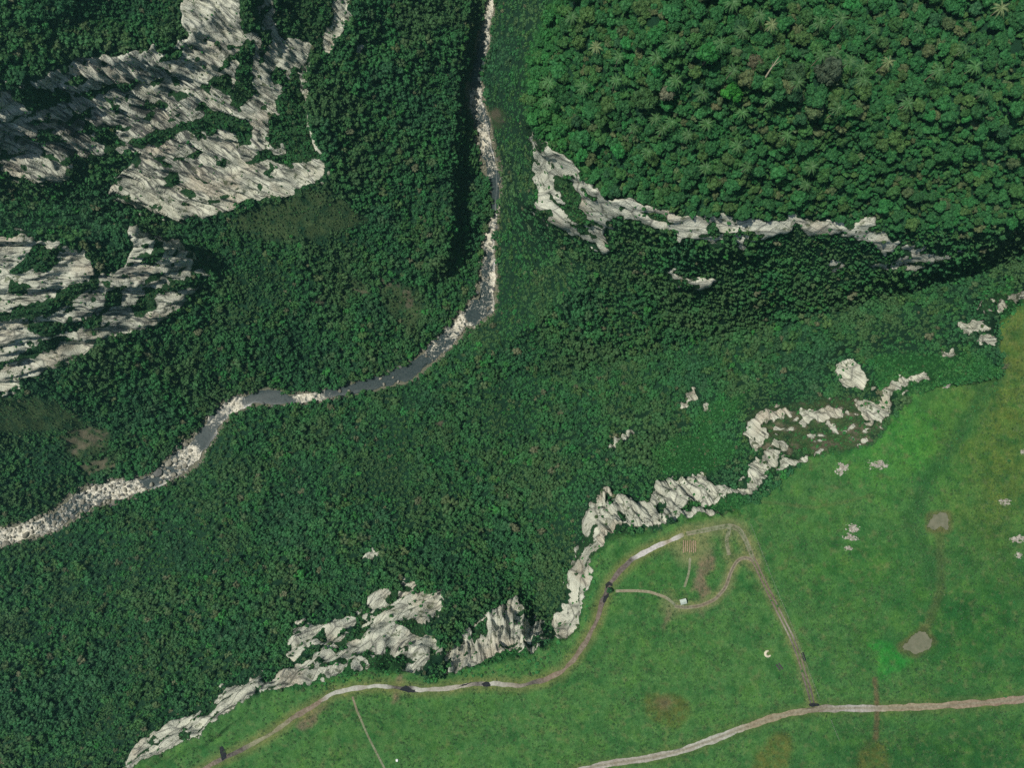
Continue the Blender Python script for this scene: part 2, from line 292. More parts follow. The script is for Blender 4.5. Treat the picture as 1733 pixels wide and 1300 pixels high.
# ground colour of the open land: grass kinds, worn paths, bare soil
tint = np.zeros(U.shape + (3,)); tint[:] = (0.058, 0.172, 0.046)
def tmix(m, c, k=1.0):
    a = np.clip(m * k, 0, 1)[..., None]; tint[:] = tint * (1 - a) + np.array(c) * a
def blob(u, v, ru, rv, s=1.0):
    n = fbm(U / 60 + u, V / 60 + v, o=3)
    return np.clip(1.25 - np.hypot((U - u) / ru, (V - v) / rv) + 0.6 * n, 0, 1) ** 1.3 * s
tmix(blob(1540,740,160,120), (0.044,0.215,0.032), .8)
tmix(blob(1690,780,110,210), (0.090,0.148,0.028), .8)
tmix(blob(1720,590,80,140), (0.105,0.142,0.030), .8)
tmix(blob(1640,1060,180,160), (0.014,0.098,0.018), .85)
tmix(blob(1600,1270,260,70), (0.012,0.082,0.016), .9)
tmix(blob(1130,1000,120,110), (0.040,0.150,0.034), .5)
tmix(blob(700,1230,180,60), (0.045,0.135,0.034), .5)
tmix(blob(1450,960,150,90), (0.030,0.140,0.026), .6)
gn = fbm(U / 26, V / 26, o=4); tmix(np.clip(gn * 2.2, 0, 1), (0.060,0.185,0.034), .75); tmix(np.clip(-gn * 2.2, 0, 1), (0.016,0.110,0.024), .75)
gy = fbm(U / 11 + 50, V / 11, o=3); tmix(np.clip(gy * 3 - .35, 0, 1), (0.100,0.155,0.055), .7); gz = fbm(U / 6 + 90, V / 6, o=3); tmix(np.clip(-gz * 3 - .3, 0, 1), (0.016,0.100,0.024), .6)
for p in MARSH: tmix(blur(inpoly(p, wu + 10 * fbm(U / 25, V / 25, o=3), wv).astype(float), 6) * np.clip(.8 + 1.3 * fbm(U / 9, V / 9, o=4), 0, 1), (0.092,0.110,0.026), .75)
tmix(blob(1124,1190,22,16), (0.12,0.10,0.06), .7)
mn = np.clip(.75 + 1.5 * fbm(U / 10, V / 10, o=4), 0, 1)
for p in BOG: tmix(blur(inpoly(p, wu + 14 * fbm(U / 25, V / 25, o=3), wv + 14 * fbm(U / 25 + 9, V / 25, o=3)).astype(float), 6) * mn, (0.018,0.225,0.028), .75)
soiln = 0.55 + 0.9 * fbm(U / 7, V / 7, o=3)
for p in SOIL: tmix(blur(inpoly(p, wu, wv).astype(float), 2) * np.clip(soiln + .5, 0, 1), (0.170,0.138,0.095), .8)
MAIN = [(930,1325),(960,1312),(1010,1297),(1060,1289),(1110,1282),(1150,1272),(1200,1255),(1250,1236),(1300,1218),(1340,1207),(1390,1200),(1440,1199),(1490,1199),(1540,1198),(1590,1196),(1640,1192),(1700,1187),(1760,1180),(1900,1165)]
TRACK = [(280,1345),(330,1312),(355,1297),(380,1283),(425,1262),(460,1241),(500,1213),(540,1190),(565,1173),(600,1166),(640,1161),(680,1165),(720,1168),(760,1165),(800,1158),(840,1158),(880,1162),(920,1152),(950,1138),(975,1112),(995,1080),(1010,1050),(1020,1015),(1032,988),(1050,965),(1070,947),(1095,932),(1130,917),(1160,904)]
LOOP = [(1160,904),(1200,896),(1235,890),(1252,896),(1262,915),(1278,955)]
EAST = [(1272,942),(1282,962),(1300,1000),(1320,1040),(1340,1080),(1352,1110),(1362,1145),(1371,1175),(1376,1197)]
YARD = [(1140,1026),(1160,1029),(1185,1026),(1210,1015),(1228,995),(1238,965),(1248,948),(1263,943),(1276,950)]
FOOT1 = [(1040,1001),(1075,1000),(1100,1002),(1128,1012),(1146,1027)]; FOOT2 = [(1168,943),(1166,970),(1157,998)]; FOOT3 = [(596,1178),(604,1203),(622,1245),(648,1296),(665,1330)]; FOOT4 = [(1236,892),(1229,915),(1234,942)]
SEEP = [(1480,1150),(1484,1180),(1484,1215),(1482,1250)]
def worn(L, r, c, k=.8):
    d, _ = line_dist(L, U + 2 * perlin(U / 9, V / 9), V + 2 * perlin(U / 9 + 5, V / 9)); tmix(np.clip(1.6 - d / r, 0, 1), c, k)
worn(TRACK, 11, (0.135,0.175,0.060), .8); worn(MAIN, 11, (0.085,0.135,0.040), .6); worn(LOOP, 12, (0.150,0.195,0.080), .95); worn(EAST, 8, (0.150,0.185,0.075), .7)
worn(YARD, 9, (0.150,0.195,0.080), .9); worn(FOOT4, 9, (0.135,0.180,0.070), .7); worn([(1175,910),(1185,925),(1165,938),(1155,925)], 18, (0.150,0.200,0.080), .95)
worn(SEEP, 4, (0.110,0.090,0.050), .8); worn([(1590,900),(1592,1000),(1570,1060)], 7, (0.085,0.100,0.040), .45)
worn([(1690,640),(1650,690),(1610,760),(1565,815),(1540,890),(1580,980)], 13, (0.022,0.100,0.028), .6); worn([(1290,850),(1380,860),(1470,840)], 2.5, (0.10,0.12,0.05), .3)
worn([(1130,1015),(1140,1035),(1128,1030)], 12, (0.140,0.185,0.080), .6)
worn([(1575,874),(1603,872),(1604,895),(1574,894),(1575,874)], 7, (0.10,0.105,0.045), .7); worn([(1527,1096),(1562,1070),(1577,1086),(1550,1106),(1527,1096)], 8, (0.09,0.10,0.04), .7)
# slopes: leaf litter and undergrowth, olive scrub, bright fern brakes, pale shingle by the water
slope = np.zeros(U.shape + (3,)); slope[:] = (0.012, 0.050, 0.022)
def smix(m, c, k=1.0):
    a = np.clip(m * k, 0, 1)[..., None]; slope[:] = slope * (1 - a) + np.array(c) * a
smix(brights, (0.024,0.125,0.026), .9)
smix(scrubs * np.clip(.7 + fbm(U / 14, V / 14, o=3) * 1.6, 0, 1), (0.085,0.128,0.048), .9)
smix(blur(soil_m, 1), (0.200,0.165,0.115), .8)
smix(rock_full * (soil_m < .5), (0.032,0.085,0.026), .7)
smix(np.clip(.5 - (rivd - 1) / 2 + fbm(U / 8, V / 8, o=2) * 1.6, 0, 1), (0.24,0.22,0.16), .8)
base = tint * meads[..., None] + slope * (1 - meads[..., None])
Pg = P.copy()

# ------------------------------------------------------------------ node helpers and materials
def newmat(name):
    m = bpy.data.materials.new(name); m.use_nodes = True; t = m.node_tree
    for n in list(t.nodes): t.nodes.remove(n)
    out = t.nodes.new('ShaderNodeOutputMaterial'); b = t.nodes.new('ShaderNodeBsdfPrincipled')
    b.inputs['Specular IOR Level'].default_value = 0.15; b.inputs['Roughness'].default_value = 0.85
    t.links.new(b.outputs[0], out.inputs[0])
    return m, t, b
class NB:
    def __init__(s, t): s.t = t
    def _in(s, n, i, v):
        if hasattr(v, 'is_linked') or isinstance(v, bpy.types.NodeSocket): s.t.links.new(v, n.inputs[i])
        else: n.inputs[i].default_value = v
    def pos(s): return s.t.nodes.new('ShaderNodeNewGeometry').outputs['Position']
    def obj(s): return s.t.nodes.new('ShaderNodeTexCoord').outputs['Object']
    def vmul(s, v, k):
        n = s.t.nodes.new('ShaderNodeVectorMath'); n.operation = 'MULTIPLY'; s.t.links.new(v, n.inputs[0]); n.inputs[1].default_value = k; return n.outputs[0]
    def noise(s, vec, scale, detail=3, rough=.55, dist=0):
        n = s.t.nodes.new('ShaderNodeTexNoise'); s.t.links.new(vec, n.inputs['Vector']); n.inputs['Scale'].default_value = scale
        n.inputs['Detail'].default_value = detail; n.inputs['Roughness'].default_value = rough; n.inputs['Distortion'].default_value = dist; return n.outputs[0]
    def voro(s, vec, scale, feat='F1'):
        n = s.t.nodes.new('ShaderNodeTexVoronoi'); n.feature = feat; s.t.links.new(vec, n.inputs['Vector']); n.inputs['Scale'].default_value = scale; return n.outputs[0]
    def ramp(s, f, a, b, x=0., y=1.):
        n = s.t.nodes.new('ShaderNodeMapRange'); n.clamp = True; s.t.links.new(f, n.inputs[0])
        for i, v in zip((1, 2, 3, 4), (a, b, x, y)): n.inputs[i].default_value = v
        return n.outputs[0]
    def math(s, op, a, b=0.):
        n = s.t.nodes.new('ShaderNodeMath'); n.operation = op; s._in(n, 0, a); s._in(n, 1, b); return n.outputs[0]
    def mix(s, f, a, b, mode='MIX'):
        n = s.t.nodes.new('ShaderNodeMix'); n.data_type = 'RGBA'; n.blend_type = mode
        s._in(n, 0, f)
        for i, v in ((6, a), (7, b)):
            if isinstance(v, tuple): n.inputs[i].default_value = v + (1,) if len(v) == 3 else v
            else: s.t.links.new(v, n.inputs[i])
        return n.outputs[2]
    def attr(s, name, typ='GEOMETRY', out='Fac'):
        n = s.t.nodes.new('ShaderNodeAttribute'); n.attribute_name = name; n.attribute_type = typ; return n.outputs[out]
    def bump(s, h, strength, dist):
        n = s.t.nodes.new('ShaderNodeBump'); s.t.links.new(h, n.inputs['Height']); n.inputs['Strength'].default_value = strength; n.inputs['Distance'].default_value = dist; return n.outputs[0]
    def link(s, a, b): s.t.links.new(a, b)

def ground_material():
    m, t, b = newmat('open_ground'); n = NB(t); pos = n.pos()
    rk = n.attr('rock'); base_c = n.attr('base', out='Color'); md = n.attr('mead')
    # grass mottling, fine blades and pale seed heads
    g1 = n.noise(pos, 0.9, 4, .7); g2 = n.noise(pos, 0.18, 3, .6); g3 = n.noise(pos, 2.6, 2, .6)
    gc = n.mix(n.ramp(g1, .35, .65), n.mix(1.0, base_c, (.74, .78, .74), 'MULTIPLY'), n.mix(1.0, base_c, (1.35, 1.16, 1.2), 'MULTIPLY'))
    gc = n.mix(n.ramp(n.noise(pos, .06, 4, .65), .42, .62, 0, .5), gc, n.mix(1.0, gc, (1.35, 1.15, 1.0), 'MULTIPLY'))
    gc = n.mix(n.ramp(g2, .46, .60, 0, .75), gc, n.mix(1.0, gc, (.60, .70, .64), 'MULTIPLY'))
    gc = n.mix(n.ramp(n.noise(n.vmul(pos, (1.3, 1, 1)), .33, 5, .75), .54, .66, 0, .8), gc, n.mix(1.0, gc, (1.7, 1.3, 1.5), 'MULTIPLY'))
    gc = n.mix(n.ramp(g3, .62, .74, 0, .5), gc, (0.14, 0.22, 0.09))
    gc = n.mix(md, base_c, gc)
    sl = n.mix(n.ramp(n.noise(pos, .5, 4, .65), .3, .7), n.mix(.6, base_c, (0.006, 0.026, 0.013)), base_c)
    gc = n.mix(md, sl, gc)
    # pale sandstone / basalt: upright joints, dark stains shifted by painted shade, ochre, lichen
    jn = n.attr('joint', out='Vector'); vs_ = n.vmul(jn, (1, .16, .16)); vf = n.vmul(jn, (1, .08, .08))
    r1 = n.noise(vs_, .35, 5, .7); r2 = n.math('ADD', n.noise(vf, .50, 5, .7), n.attr('shade_bias')); r3 = n.noise(pos, .035, 3, .5); r4 = n.noise(pos, .9, 4, .7)
    rc = n.mix(n.ramp(r1, .3, .68), (0.31, 0.32, 0.25), (0.70, 0.71, 0.57))
    rc = n.mix(n.ramp(r3, .52, .68, 0, .45), rc, (0.36, 0.26, 0.17))
    rc = n.mix(n.ramp(r4, .45, .75, 0, .55), rc, (0.72, 0.72, 0.60))
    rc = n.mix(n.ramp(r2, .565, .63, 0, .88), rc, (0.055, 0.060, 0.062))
    crk = n.voro(vs_, .30, 'DISTANCE_TO_EDGE'); rc = n.mix(n.ramp(crk, 0.0, .055, .7, 0), rc, (0.05, 0.052, 0.05))
    lich = n.noise(n.vmul(pos, (1, 1, 2.2)), .12, 4, .65); rc = n.mix(n.ramp(lich, .58, .66, 0, .8), rc, (0.060, 0.085, 0.035))
    edge = n.ramp(n.math('ADD', rk, n.ramp(n.noise(pos, .8, 4, .7), .2, .8, -.35, .35)), .46, .56)
    c = n.mix(edge, gc, rc)
    n.link(c, b.inputs['Base Color']); b.inputs['Roughness'].default_value = .9
    hh = n.math('ADD', n.math('MULTIPLY', n.math('MULTIPLY', r1, edge), 1.2), n.math('ADD', n.math('MULTIPLY', r4, .8), n.math('MULTIPLY', g1, .35)))
    n.link(n.bump(hh, .9, 1.0), b.inputs['Normal'])
    return m
M_GROUND = ground_material()
def leaf_material(name, src):
    m, t, b = newmat(name); n = NB(t)
    if src == 'INSTANCER': c = n.attr('tint', 'INSTANCER', 'Color')
    else: c = t.nodes.new('ShaderNodeObjectInfo').outputs['Color']
    k = n.noise(n.pos(), .9, 4, .75)
    c2 = n.mix(n.ramp(k, .34, .68), n.mix(.70, c, (0.006, 0.040, 0.018)), n.mix(.22, c, (0.16, 0.22, 0.08)))
    n.link(c2, b.inputs['Base Color']); b.inputs['Roughness'].default_value = .7; b.inputs['Specular IOR Level'].default_value = .2
    return m
M_LEAF_I = leaf_material('foliage_mass', 'INSTANCER'); M_LEAF = leaf_material('foliage', 'OBJECT')
def simple(name, c1, c2, scale, rough=.85, spec=.15, lo=.35, hi=.65, bump=0, bs=1.0, detail=4):
    m, t, b = newmat(name); n = NB(t); k = n.noise(n.pos(), scale, detail, .65)
    n.link(n.mix(n.ramp(k, lo, hi), c1, c2), b.inputs['Base Color']); b.inputs['Roughness'].default_value = rough; b.inputs['Specular IOR Level'].default_value = spec
    if bump: n.link(n.bump(k, bump, bs), b.inputs['Normal'])
    return m
M_BARK = simple('bark', (.09,.075,.055), (.22,.19,.14), 2.0, bump=.5, bs=.1)
M_DEAD = simple('dead_wood', (.30,.27,.18), (.48,.43,.30), 2.5, bump=.5, bs=.1)

# ------------------------------------------------------------------ terrain objects: one sheet split into slopes, cliffs and meadow
idx = np.arange(nu * nv).reshape(nv, nu)
quads = np.stack([idx[:-1,:-1], idx[1:,:-1], idx[1:,1:], idx[:-1,1:]], -1).reshape(-1, 4)
fr = (rock_full[:-1,:-1] + rock_full[1:,1:]).ravel() > 1.0
fm = (meads[:-1,:-1] + meads[1:,1:]).ravel() > 1.0
fu = ((U[:-1,:-1] + U[1:,1:]) / 2).ravel(); fv = ((V[:-1,:-1] + V[1:,1:]) / 2).ravel()
fr &= ~fm
cl = {'a': fr & (fu < 640) & (fv < 378), 'b': fr & (fu < 640) & (fv >= 378) & (fv < 800), 'c': fr & (fu >= 640) & (fv < 500) & (fu < 1640), 'd': fr & (fv >= 500) & (fu >= 560) | fr & (fu >= 1640), 'e': fr & (fv >= 800) & (fu < 560)}
cl['d'] &= ~cl['e']
shade_bias = np.zeros(U.shape); shade_bias[(U > 640) & (V < 500)] = -.055; shade_bias[(U > 930) & (V >= 500)] = -.03  # shade and sunlight put into rock colour: left cliffs darker, hill and rim paler
shade_bias += .085 * np.clip(1.4 - np.hypot((U - 190) / 260, (V - 220) / 110), 0, 1) * (V < 378) + .05 * np.clip(1.3 - np.hypot((U - 200) / 160, (V - 500) / 90), 0, 1) * (V >= 378)
FLAT = {'rock': rocks.ravel(), 'mead': meads.ravel(), 'shade_bias': shade_bias.ravel()}; BASE = base.reshape(-1, 3); PV = P.reshape(-1, 3); JV = joint.reshape(-1, 3)
def sheet(name, sel, label, cat):
    q_ = quads[sel]; used, inv = np.unique(q_, return_inverse=True)
    me = mesh_np(name, PV[used], inv.reshape(-1, 4), True)
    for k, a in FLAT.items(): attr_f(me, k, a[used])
    attr_c(me, 'base', BASE[used]); ja_ = me.attributes.new('joint', 'FLOAT_VECTOR', 'POINT'); ja_.data.foreach_set('vector', JV[used].astype(np.float32).ravel())
    o = link(name, me, M_GROUND); tag(o, label, cat, kind='structure'); return o
rest = ~fm
for k in cl: rest &= ~cl[k]
sheet('meadow', fm, 'green grass meadow on the plateau above the canyon rim', 'meadow')
sheet('canyon_slope', rest, 'steep forested canyon ground between the cliffs and the river', 'terrain')
sheet('cliff', cl['a'], 'large grey streaked cliff darkened with painted shade in the upper left with a green ledge across it', 'cliff')
sheet('cliff', cl['b'], 'pale layered cliff spur below the dark gully on the left side', 'cliff')
sheet('cliff', cl['c'], 'bright white cliff band under the jungle hilltop', 'cliff')
sheet('cliff', cl['d'], 'broken white rim cliffs bordering the meadow', 'cliff')
sheet('cliff', cl['e'], 'smooth pale cliff slab at the lower left end of the meadow', 'cliff')

FP = (us, vs)
def gidx(u, v):
    return np.interp(u, us, np.arange(nu)), np.interp(v, vs, np.arange(nv))
def ground(u, v):
    """world point of the built terrain at survey point (u, v)"""
    x, y = gidx(np.asarray(u, float), np.asarray(v, float)); x = np.clip(x, 0, nu - 1.001); y = np.clip(y, 0, nv - 1.001)
    i = x.astype(int); j = y.astype(int); a = (x - i)[..., None]; b = (y - j)[..., None]
    return (P[j, i] * (1 - a) + P[j, i + 1] * a) * (1 - b) + (P[j + 1, i] * (1 - a) + P[j + 1, i + 1] * a) * b
def look(A, u, v):
    x, y = gidx(np.asarray(u, float), np.asarray(v, float))
    return A[np.clip(np.rint(y).astype(int), 0, nv - 1), np.clip(np.rint(x).astype(int), 0, nu - 1)]
def gp(u, v, up=0.0):
    p = ground(np.array([u]), np.array([v]))[0]; return Vector((p[0], p[1], p[2] + up))

# ------------------------------------------------------------------ river
def resample(L, step):
    p = np.array(L, float); s = np.concatenate([[0], np.cumsum(np.hypot(*(np.diff(p[:, :2], axis=0)).T))])
    q = np.arange(0, s[-1], step)
    out = np.stack([np.interp(q, s, p[:, k]) for k in range(p.shape[1])], 1)
    k = np.ones(5) / 5
    for c in range(2):
        a = np.pad(out[:, c], 2, 'edge'); out[:, c] = np.convolve(a, k, 'valid')
    return out, q
def ribbon(L, hw, step, cols, up, edge=0.0, seed=0, frac=(-1, 1)):
    c, s = resample(L, step); d = np.gradient(c[:, :2], axis=0); d /= np.linalg.norm(d, axis=1, keepdims=True) + 1e-9
    nrm = np.stack([-d[:, 1], d[:, 0]], 1); w_ = c[:, 2] if c.shape[1] > 2 else np.full(len(c), hw)
    T = np.linspace(frac[0], frac[1], cols); uv = []
    for j, t in enumerate(T):
        r = 1 + edge * fbm(s / 21 + seed, np.full_like(s, 3.3 + (t > 0) * 9), o=5) if abs(t) > .7 else 1.0
        uv.append(c[:, :2] + nrm * (t * w_ * r)[:, None])
    uv = np.stack(uv, 1); n = len(c)
    Pt = ground(uv[..., 0], uv[..., 1]); Pt[..., 2] += up
    ii = np.arange(n * cols).reshape(n, cols)
    F = np.stack([ii[:-1,:-1], ii[1:,:-1], ii[1:,1:], ii[:-1,1:]], -1).reshape(-1, 4)
    a = Pt.reshape(-1, 3)
    e1 = a[F[:,1]] - a[F[:,0]]; e2 = a[F[:,3]] - a[F[:,0]]
    if np.mean(e1[:,0] * e2[:,1] - e1[:,1] * e2[:,0]) < 0: F = F[:, ::-1]
    return a, F, uv.reshape(-1, 2), np.repeat(s / s[-1], cols), np.tile(T, n)
a, F, uv, s_, t_ = ribbon([(x, y, w_ * .70) for x, y, w_ in RIVER], 0, 4, 15, 0.5, 1.0)
me = mesh_np('river', a, F, True)
# white water: rapids where the bed steps down
calm = [(806,110,12,34),(835,330,10,28),(660,645,70,22),(700,625,40,22),(455,672,38,20),(345,742,14,22),(255,815,16,12),(800,535,12,12),(590,658,40,16)]
rap = np.full(len(uv), .22)
for (u0, v0, ru, rv_) in calm:
    rap -= .75 * np.clip(1.3 - np.hypot((uv[:,0] - u0) / ru, (uv[:,1] - v0) / rv_), 0, 1)
for (u0, v0, ru, rv_) in [(828,20,14,50),(804,165,18,26),(822,235,16,30),(830,400,14,30),(838,480,10,50),(775,550,24,24),(395,683,22,14),(330,770,26,34),(200,830,70,24),(40,900,60,26),(520,672,26,14)]:
    rap += .35 * np.clip(1.3 - np.hypot((uv[:,0] - u0) / ru, (uv[:,1] - v0) / rv_), 0, 1)
attr_f(me, 'rapid', rap)
m, t, b = newmat('river_water'); n = NB(t); pos = n.pos()
f1 = n.noise(pos, .11, 6, .72, 1.5); f2 = n.noise(pos, .55, 4, .7, .6)
ff = n.math('ADD', n.math('MULTIPLY', f1, .65), n.math('MULTIPLY', f2, .35))
foam = n.ramp(n.math('ADD', ff, n.math('MULTIPLY', n.attr('rapid'), .30)), .58, .70)
wc = n.mix(n.ramp(f2, .35, .7), (0.018, 0.032, 0.034), (0.060, 0.078, 0.076))
n.link(n.mix(foam, wc, n.mix(n.ramp(f2, .4, .7), (0.50, 0.46, 0.34), (0.80, 0.77, 0.66))), b.inputs['Base Color'])
n.link(n.ramp(foam, 0, 1, .22, .8), b.inputs['Roughness']); b.inputs['Specular IOR Level'].default_value = .15
n.link(n.bump(f2, .06, .2), b.inputs['Normal'])
tag(link('river', me, m), 'narrow river of dark water and white rapids winding along the canyon floor', 'river', kind='structure')

# boulders in the river bed
def boulder_mesh(seed, sub=3):
    bm = bmesh.new(); bmesh.ops.create_icosphere(bm, subdivisions=sub, radius=1.0)
    r = random.Random(seed); off = Vector((r.uniform(-50, 50), r.uniform(-50, 50), 0)); sx, sy, sz = r.uniform(.8, 1.2), r.uniform(.65, 1.0), r.uniform(.5, .75)
    pl = [Vector((r.gauss(0,1), r.gauss(0,1), r.gauss(.2,.8))).normalized() for _ in range(7)]
    for v_ in bm.verts:
        p = v_.co.normalized(); k = 1.0
        for q_ in pl:
            dd = p.dot(q_)
            if dd > .78: k = min(k, .78 / dd)
        k *= 1 + .10 * mnoise.noise(p * 2.3 + off) + .05 * mnoise.noise(p * 6 + off)
        v_.co = Vector((p.x * k * sx, p.y * k * sy, p.z * k * sz))
    me_ = bpy.data.meshes.new('boulder'); bm.to_mesh(me_); bm.free(); return me_
def stone_material():
    m, t, b = newmat('river_stone'); n = NB(t); c = t.nodes.new('ShaderNodeObjectInfo').outputs['Color']; k = n.noise(n.pos(), 1.1, 4, .7)
    n.link(n.mix(n.ramp(k, .35, .65), n.mix(.55, c, (0.10, 0.095, 0.08)), c), b.inputs['Base Color']); n.link(n.bump(k, .6, .3), b.inputs['Normal']); return m
M_STONE = stone_material()
BM = [boulder_mesh(s) for s in range(6)]
for me in BM: me.materials.append(M_STONE)
STRETCH = [(0,110,'in the upper gorge below the top edge'),(110,215,'in the narrow upper rapids'),(215,330,'below the pink bank of the upper river'),(330,440,'above the river bend'),(440,545,'at the sharp river bend'),(545,600,'in the rapids just below the bend'),(600,665,'along the smooth dark reach')]
placed = []; COUNT = [0]
rl, rs = resample(RIVER, 3)
def add_boulder(u, v, r, col, where, size):
    o = bpy.data.objects.new('boulder', BM[rng.integers(len(BM))]); COL.objects.link(o)
    p = gp(u, v); o.location = (p.x, p.y, p.z + .5 + r * .12); o.scale = (r, r, r * rng.uniform(.8, 1.1)); o.rotation_euler = (rng.uniform(-.2, .2), rng.uniform(-.2, .2), rng.uniform(0, 6.28)); o.color = tuple(col) + (1,)
    tone = 'pale cream' if col[0] > .36 else ('grey' if col[0] > .2 else 'dark wet')
    tag(o, f'{size} {tone} boulder {where}', 'boulder', 'boulders along the river bed')
cand = []
for k in range(9000):
    i = rng.integers(len(rl)); u0, v0, w0 = rl[i]
    if not (-30 < u0 < 1760 and -30 < v0 < 1330): continue
    j = min(i + 1, len(rl) - 1); d = np.array([rl[j,0] - rl[i-1,0], rl[j,1] - rl[i-1,1]]); d /= np.linalg.norm(d) + 1e-9
    tt = rng.uniform(-1.0, 1.0) if rng.random() < .6 else rng.choice([-1, 1]) * rng.uniform(.7, 1.08)
    cand.append((u0 - d[1] * tt * w0, v0 + d[0] * tt * w0, tt))
near = lambda u, v: any(np.hypot((u - a_) / b_, (v - c_) / d_) < 1 for a_, c_, b_, d_ in calm)
for (u, v, tt) in cand:
    big = 1.9 if u < 320 and v > 720 else (1.25 if 380 < v < 570 and u > 740 else 1.0)
    r = min(4.6, .68 * big * (1 + rng.exponential(.6)))
    if near(u, v) and rng.random() < .70: continue
    rp = r * FPX / 700
    if any((u - a_) ** 2 + (v - b_) ** 2 < (.9 * (rp + c_)) ** 2 for a_, b_, c_, *_ in placed): continue
    placed.append((u, v, rp, r))
placed.sort(key=lambda x: -x[3])
for (u, v, rp, r) in placed[:290]:
    if v > 665 or (u < 560): where = 'in the last rapids near the left edge' if u < 110 else ('in the boulder jam of the lower left rapids' if u < 200 else ('in the lower rapids' if u < 300 else ('on the wide gravel bar of the lower river' if u < 365 else ('below the white step of the middle river' if u < 430 else 'along the quiet middle reach'))))
    else: where = next((x[2] for x in STRETCH if x[0] <= v < x[1]), 'in the upper gorge below the top edge')
    c = np.array([.40,.38,.30]) * rng.uniform(.45, 1.15) if rng.random() < .75 else np.array([.13,.135,.13])
    add_boulder(u, v, r, c, where, 'huge' if r > 3.2 else ('big' if r > 1.9 else ('middling' if r > 1.25 else 'small')))
# shingle: the uncountable small stones
V_, F_ = [], []
ico = bmesh.new(); bmesh.ops.create_icosphere(ico, subdivisions=1, radius=1.0); icv = np.array([v_.co[:] for v_ in ico.verts]); icf = np.array([[x.index for x in f.verts] for f in ico.faces]); ico.free()
k = 0
for (u, v, tt) in cand[:2600]:
    if near(u, v) or (abs(tt) < .55 and rng.random() < .7): continue
    p = gp(u, v, .55); r = rng.uniform(.35, .8)
    V_.append(icv * (1 + .25 * rng.standard_normal((len(icv), 1))) * r * [1, 1, .7] + np.array(p)); F_.append(icf + k * len(icv)); k += 1
me = mesh_np('shingle', np.concatenate(V_), np.concatenate(F_)); 
tag(link('shingle', me, simple('shingle', (.16,.15,.12), (.40,.37,.29), .9)), 'pale shingle and small stones lining both banks of the river', 'shingle', kind='stuff')

# ------------------------------------------------------------------ trees
def crown_mesh(name, seed, mat, lobes=7, sub=1, leaves=60, flat=.75, leaf=.16, jit=.16, spread=1.0):
    r = np.random.default_rng(seed); Vs, Fs, k = [], [], 0
    bm = bmesh.new(); bmesh.ops.create_icosphere(bm, subdivisions=sub, radius=1.0); iv = np.array([v_.co[:] for v_ in bm.verts]); if_ = np.array([[x.index for x in f.verts] for f in bm.faces]); bm.free()
    cs = [(np.zeros(3), .62 if spread == 1.0 else .5)]
    for i in range(lobes):
        a_ = i * 2.399 + r.uniform(-.4, .4); e = r.uniform(-.15, 1.25); rad = .62 * r.uniform(.6, 1.2) * spread
        cs.append((np.array([math.cos(a_) * math.cos(e) * rad, math.sin(a_) * math.cos(e) * rad, math.sin(e) * rad * flat]), r.uniform(.24, .48)))
    for c, q_ in cs:
        rr_ = q_ * (1 + jit * r.standard_normal((len(iv), 1)))
        Vs.append(iv * rr_ * [1, 1, flat + .1] + c); Fs.append(if_ + k); k += len(iv)
    for i in range(leaves):
        c, q_ = cs[r.integers(1, len(cs))]; d = r.standard_normal(3); d[2] = abs(d[2]) * .8; d /= np.linalg.norm(d)
        p = c + d * q_ * r.uniform(.9, 1.25); a_, b_ = r.standard_normal(3), r.standard_normal(3)
        Vs.append(np.array([p, p + a_ * leaf, p + b_ * leaf])); Fs.append(np.array([[k, k + 1, k + 2]])); k += 3
    me_ = mesh_np(name, np.concatenate(Vs), np.concatenate(Fs)); me_.materials.append(mat); return me_
def tube(p0, p1, r0, r1, n=7, bend=0., seg=5):
    Vs, Fs = [], []; p0, p1 = Vector(p0), Vector(p1); ax = (p1 - p0).normalized(); sd = ax.cross(Vector((.3, .8, .1))).normalized(); s2 = ax.cross(sd)
    for i in range(seg + 1):
        t_ = i / seg; c = p0.lerp(p1, t_) + sd * bend * math.sin(math.pi * t_); r_ = r0 + (r1 - r0) * t_
        for j in range(n):
            a_ = 6.2832 * j / n; Vs.append(c + sd * math.cos(a_) * r_ + s2 * math.sin(a_) * r_)
    for i in range(seg):
        for j in range(n):
            a_ = i * n + j; b_ = i * n + (j + 1) % n; Fs.append((a_, b_, b_ + n, a_ + n))
    return np.array([v_[:] for v_ in Vs]), np.array(Fs)
def join(parts):
    Vs, Fs, k = [], [], 0
    for v_, f_ in parts: Vs.append(v_); Fs.append(f_ + k); k += len(v_)
    return np.concatenate(Vs), np.concatenate(Fs)
def trunk_mesh(name, seed, hgt):
    r = random.Random(seed); top = (r.uniform(-.1, .1), r.uniform(-.1, .1), hgt); parts = [tube((0, 0, -.6), top, .13, .06, bend=.08)]
    for i in range(4):
        a_ = i * 1.6 + r.random(); parts.append(tube((top[0] * .8, top[1] * .8, hgt * .78), (math.cos(a_) * .55, math.sin(a_) * .55, hgt + .25), .05, .02, 5, .04, 3))
    v_, f_ = join(parts); me_ = mesh_np(name, v_, f_, True); me_.materials.append(M_BARK); return me_
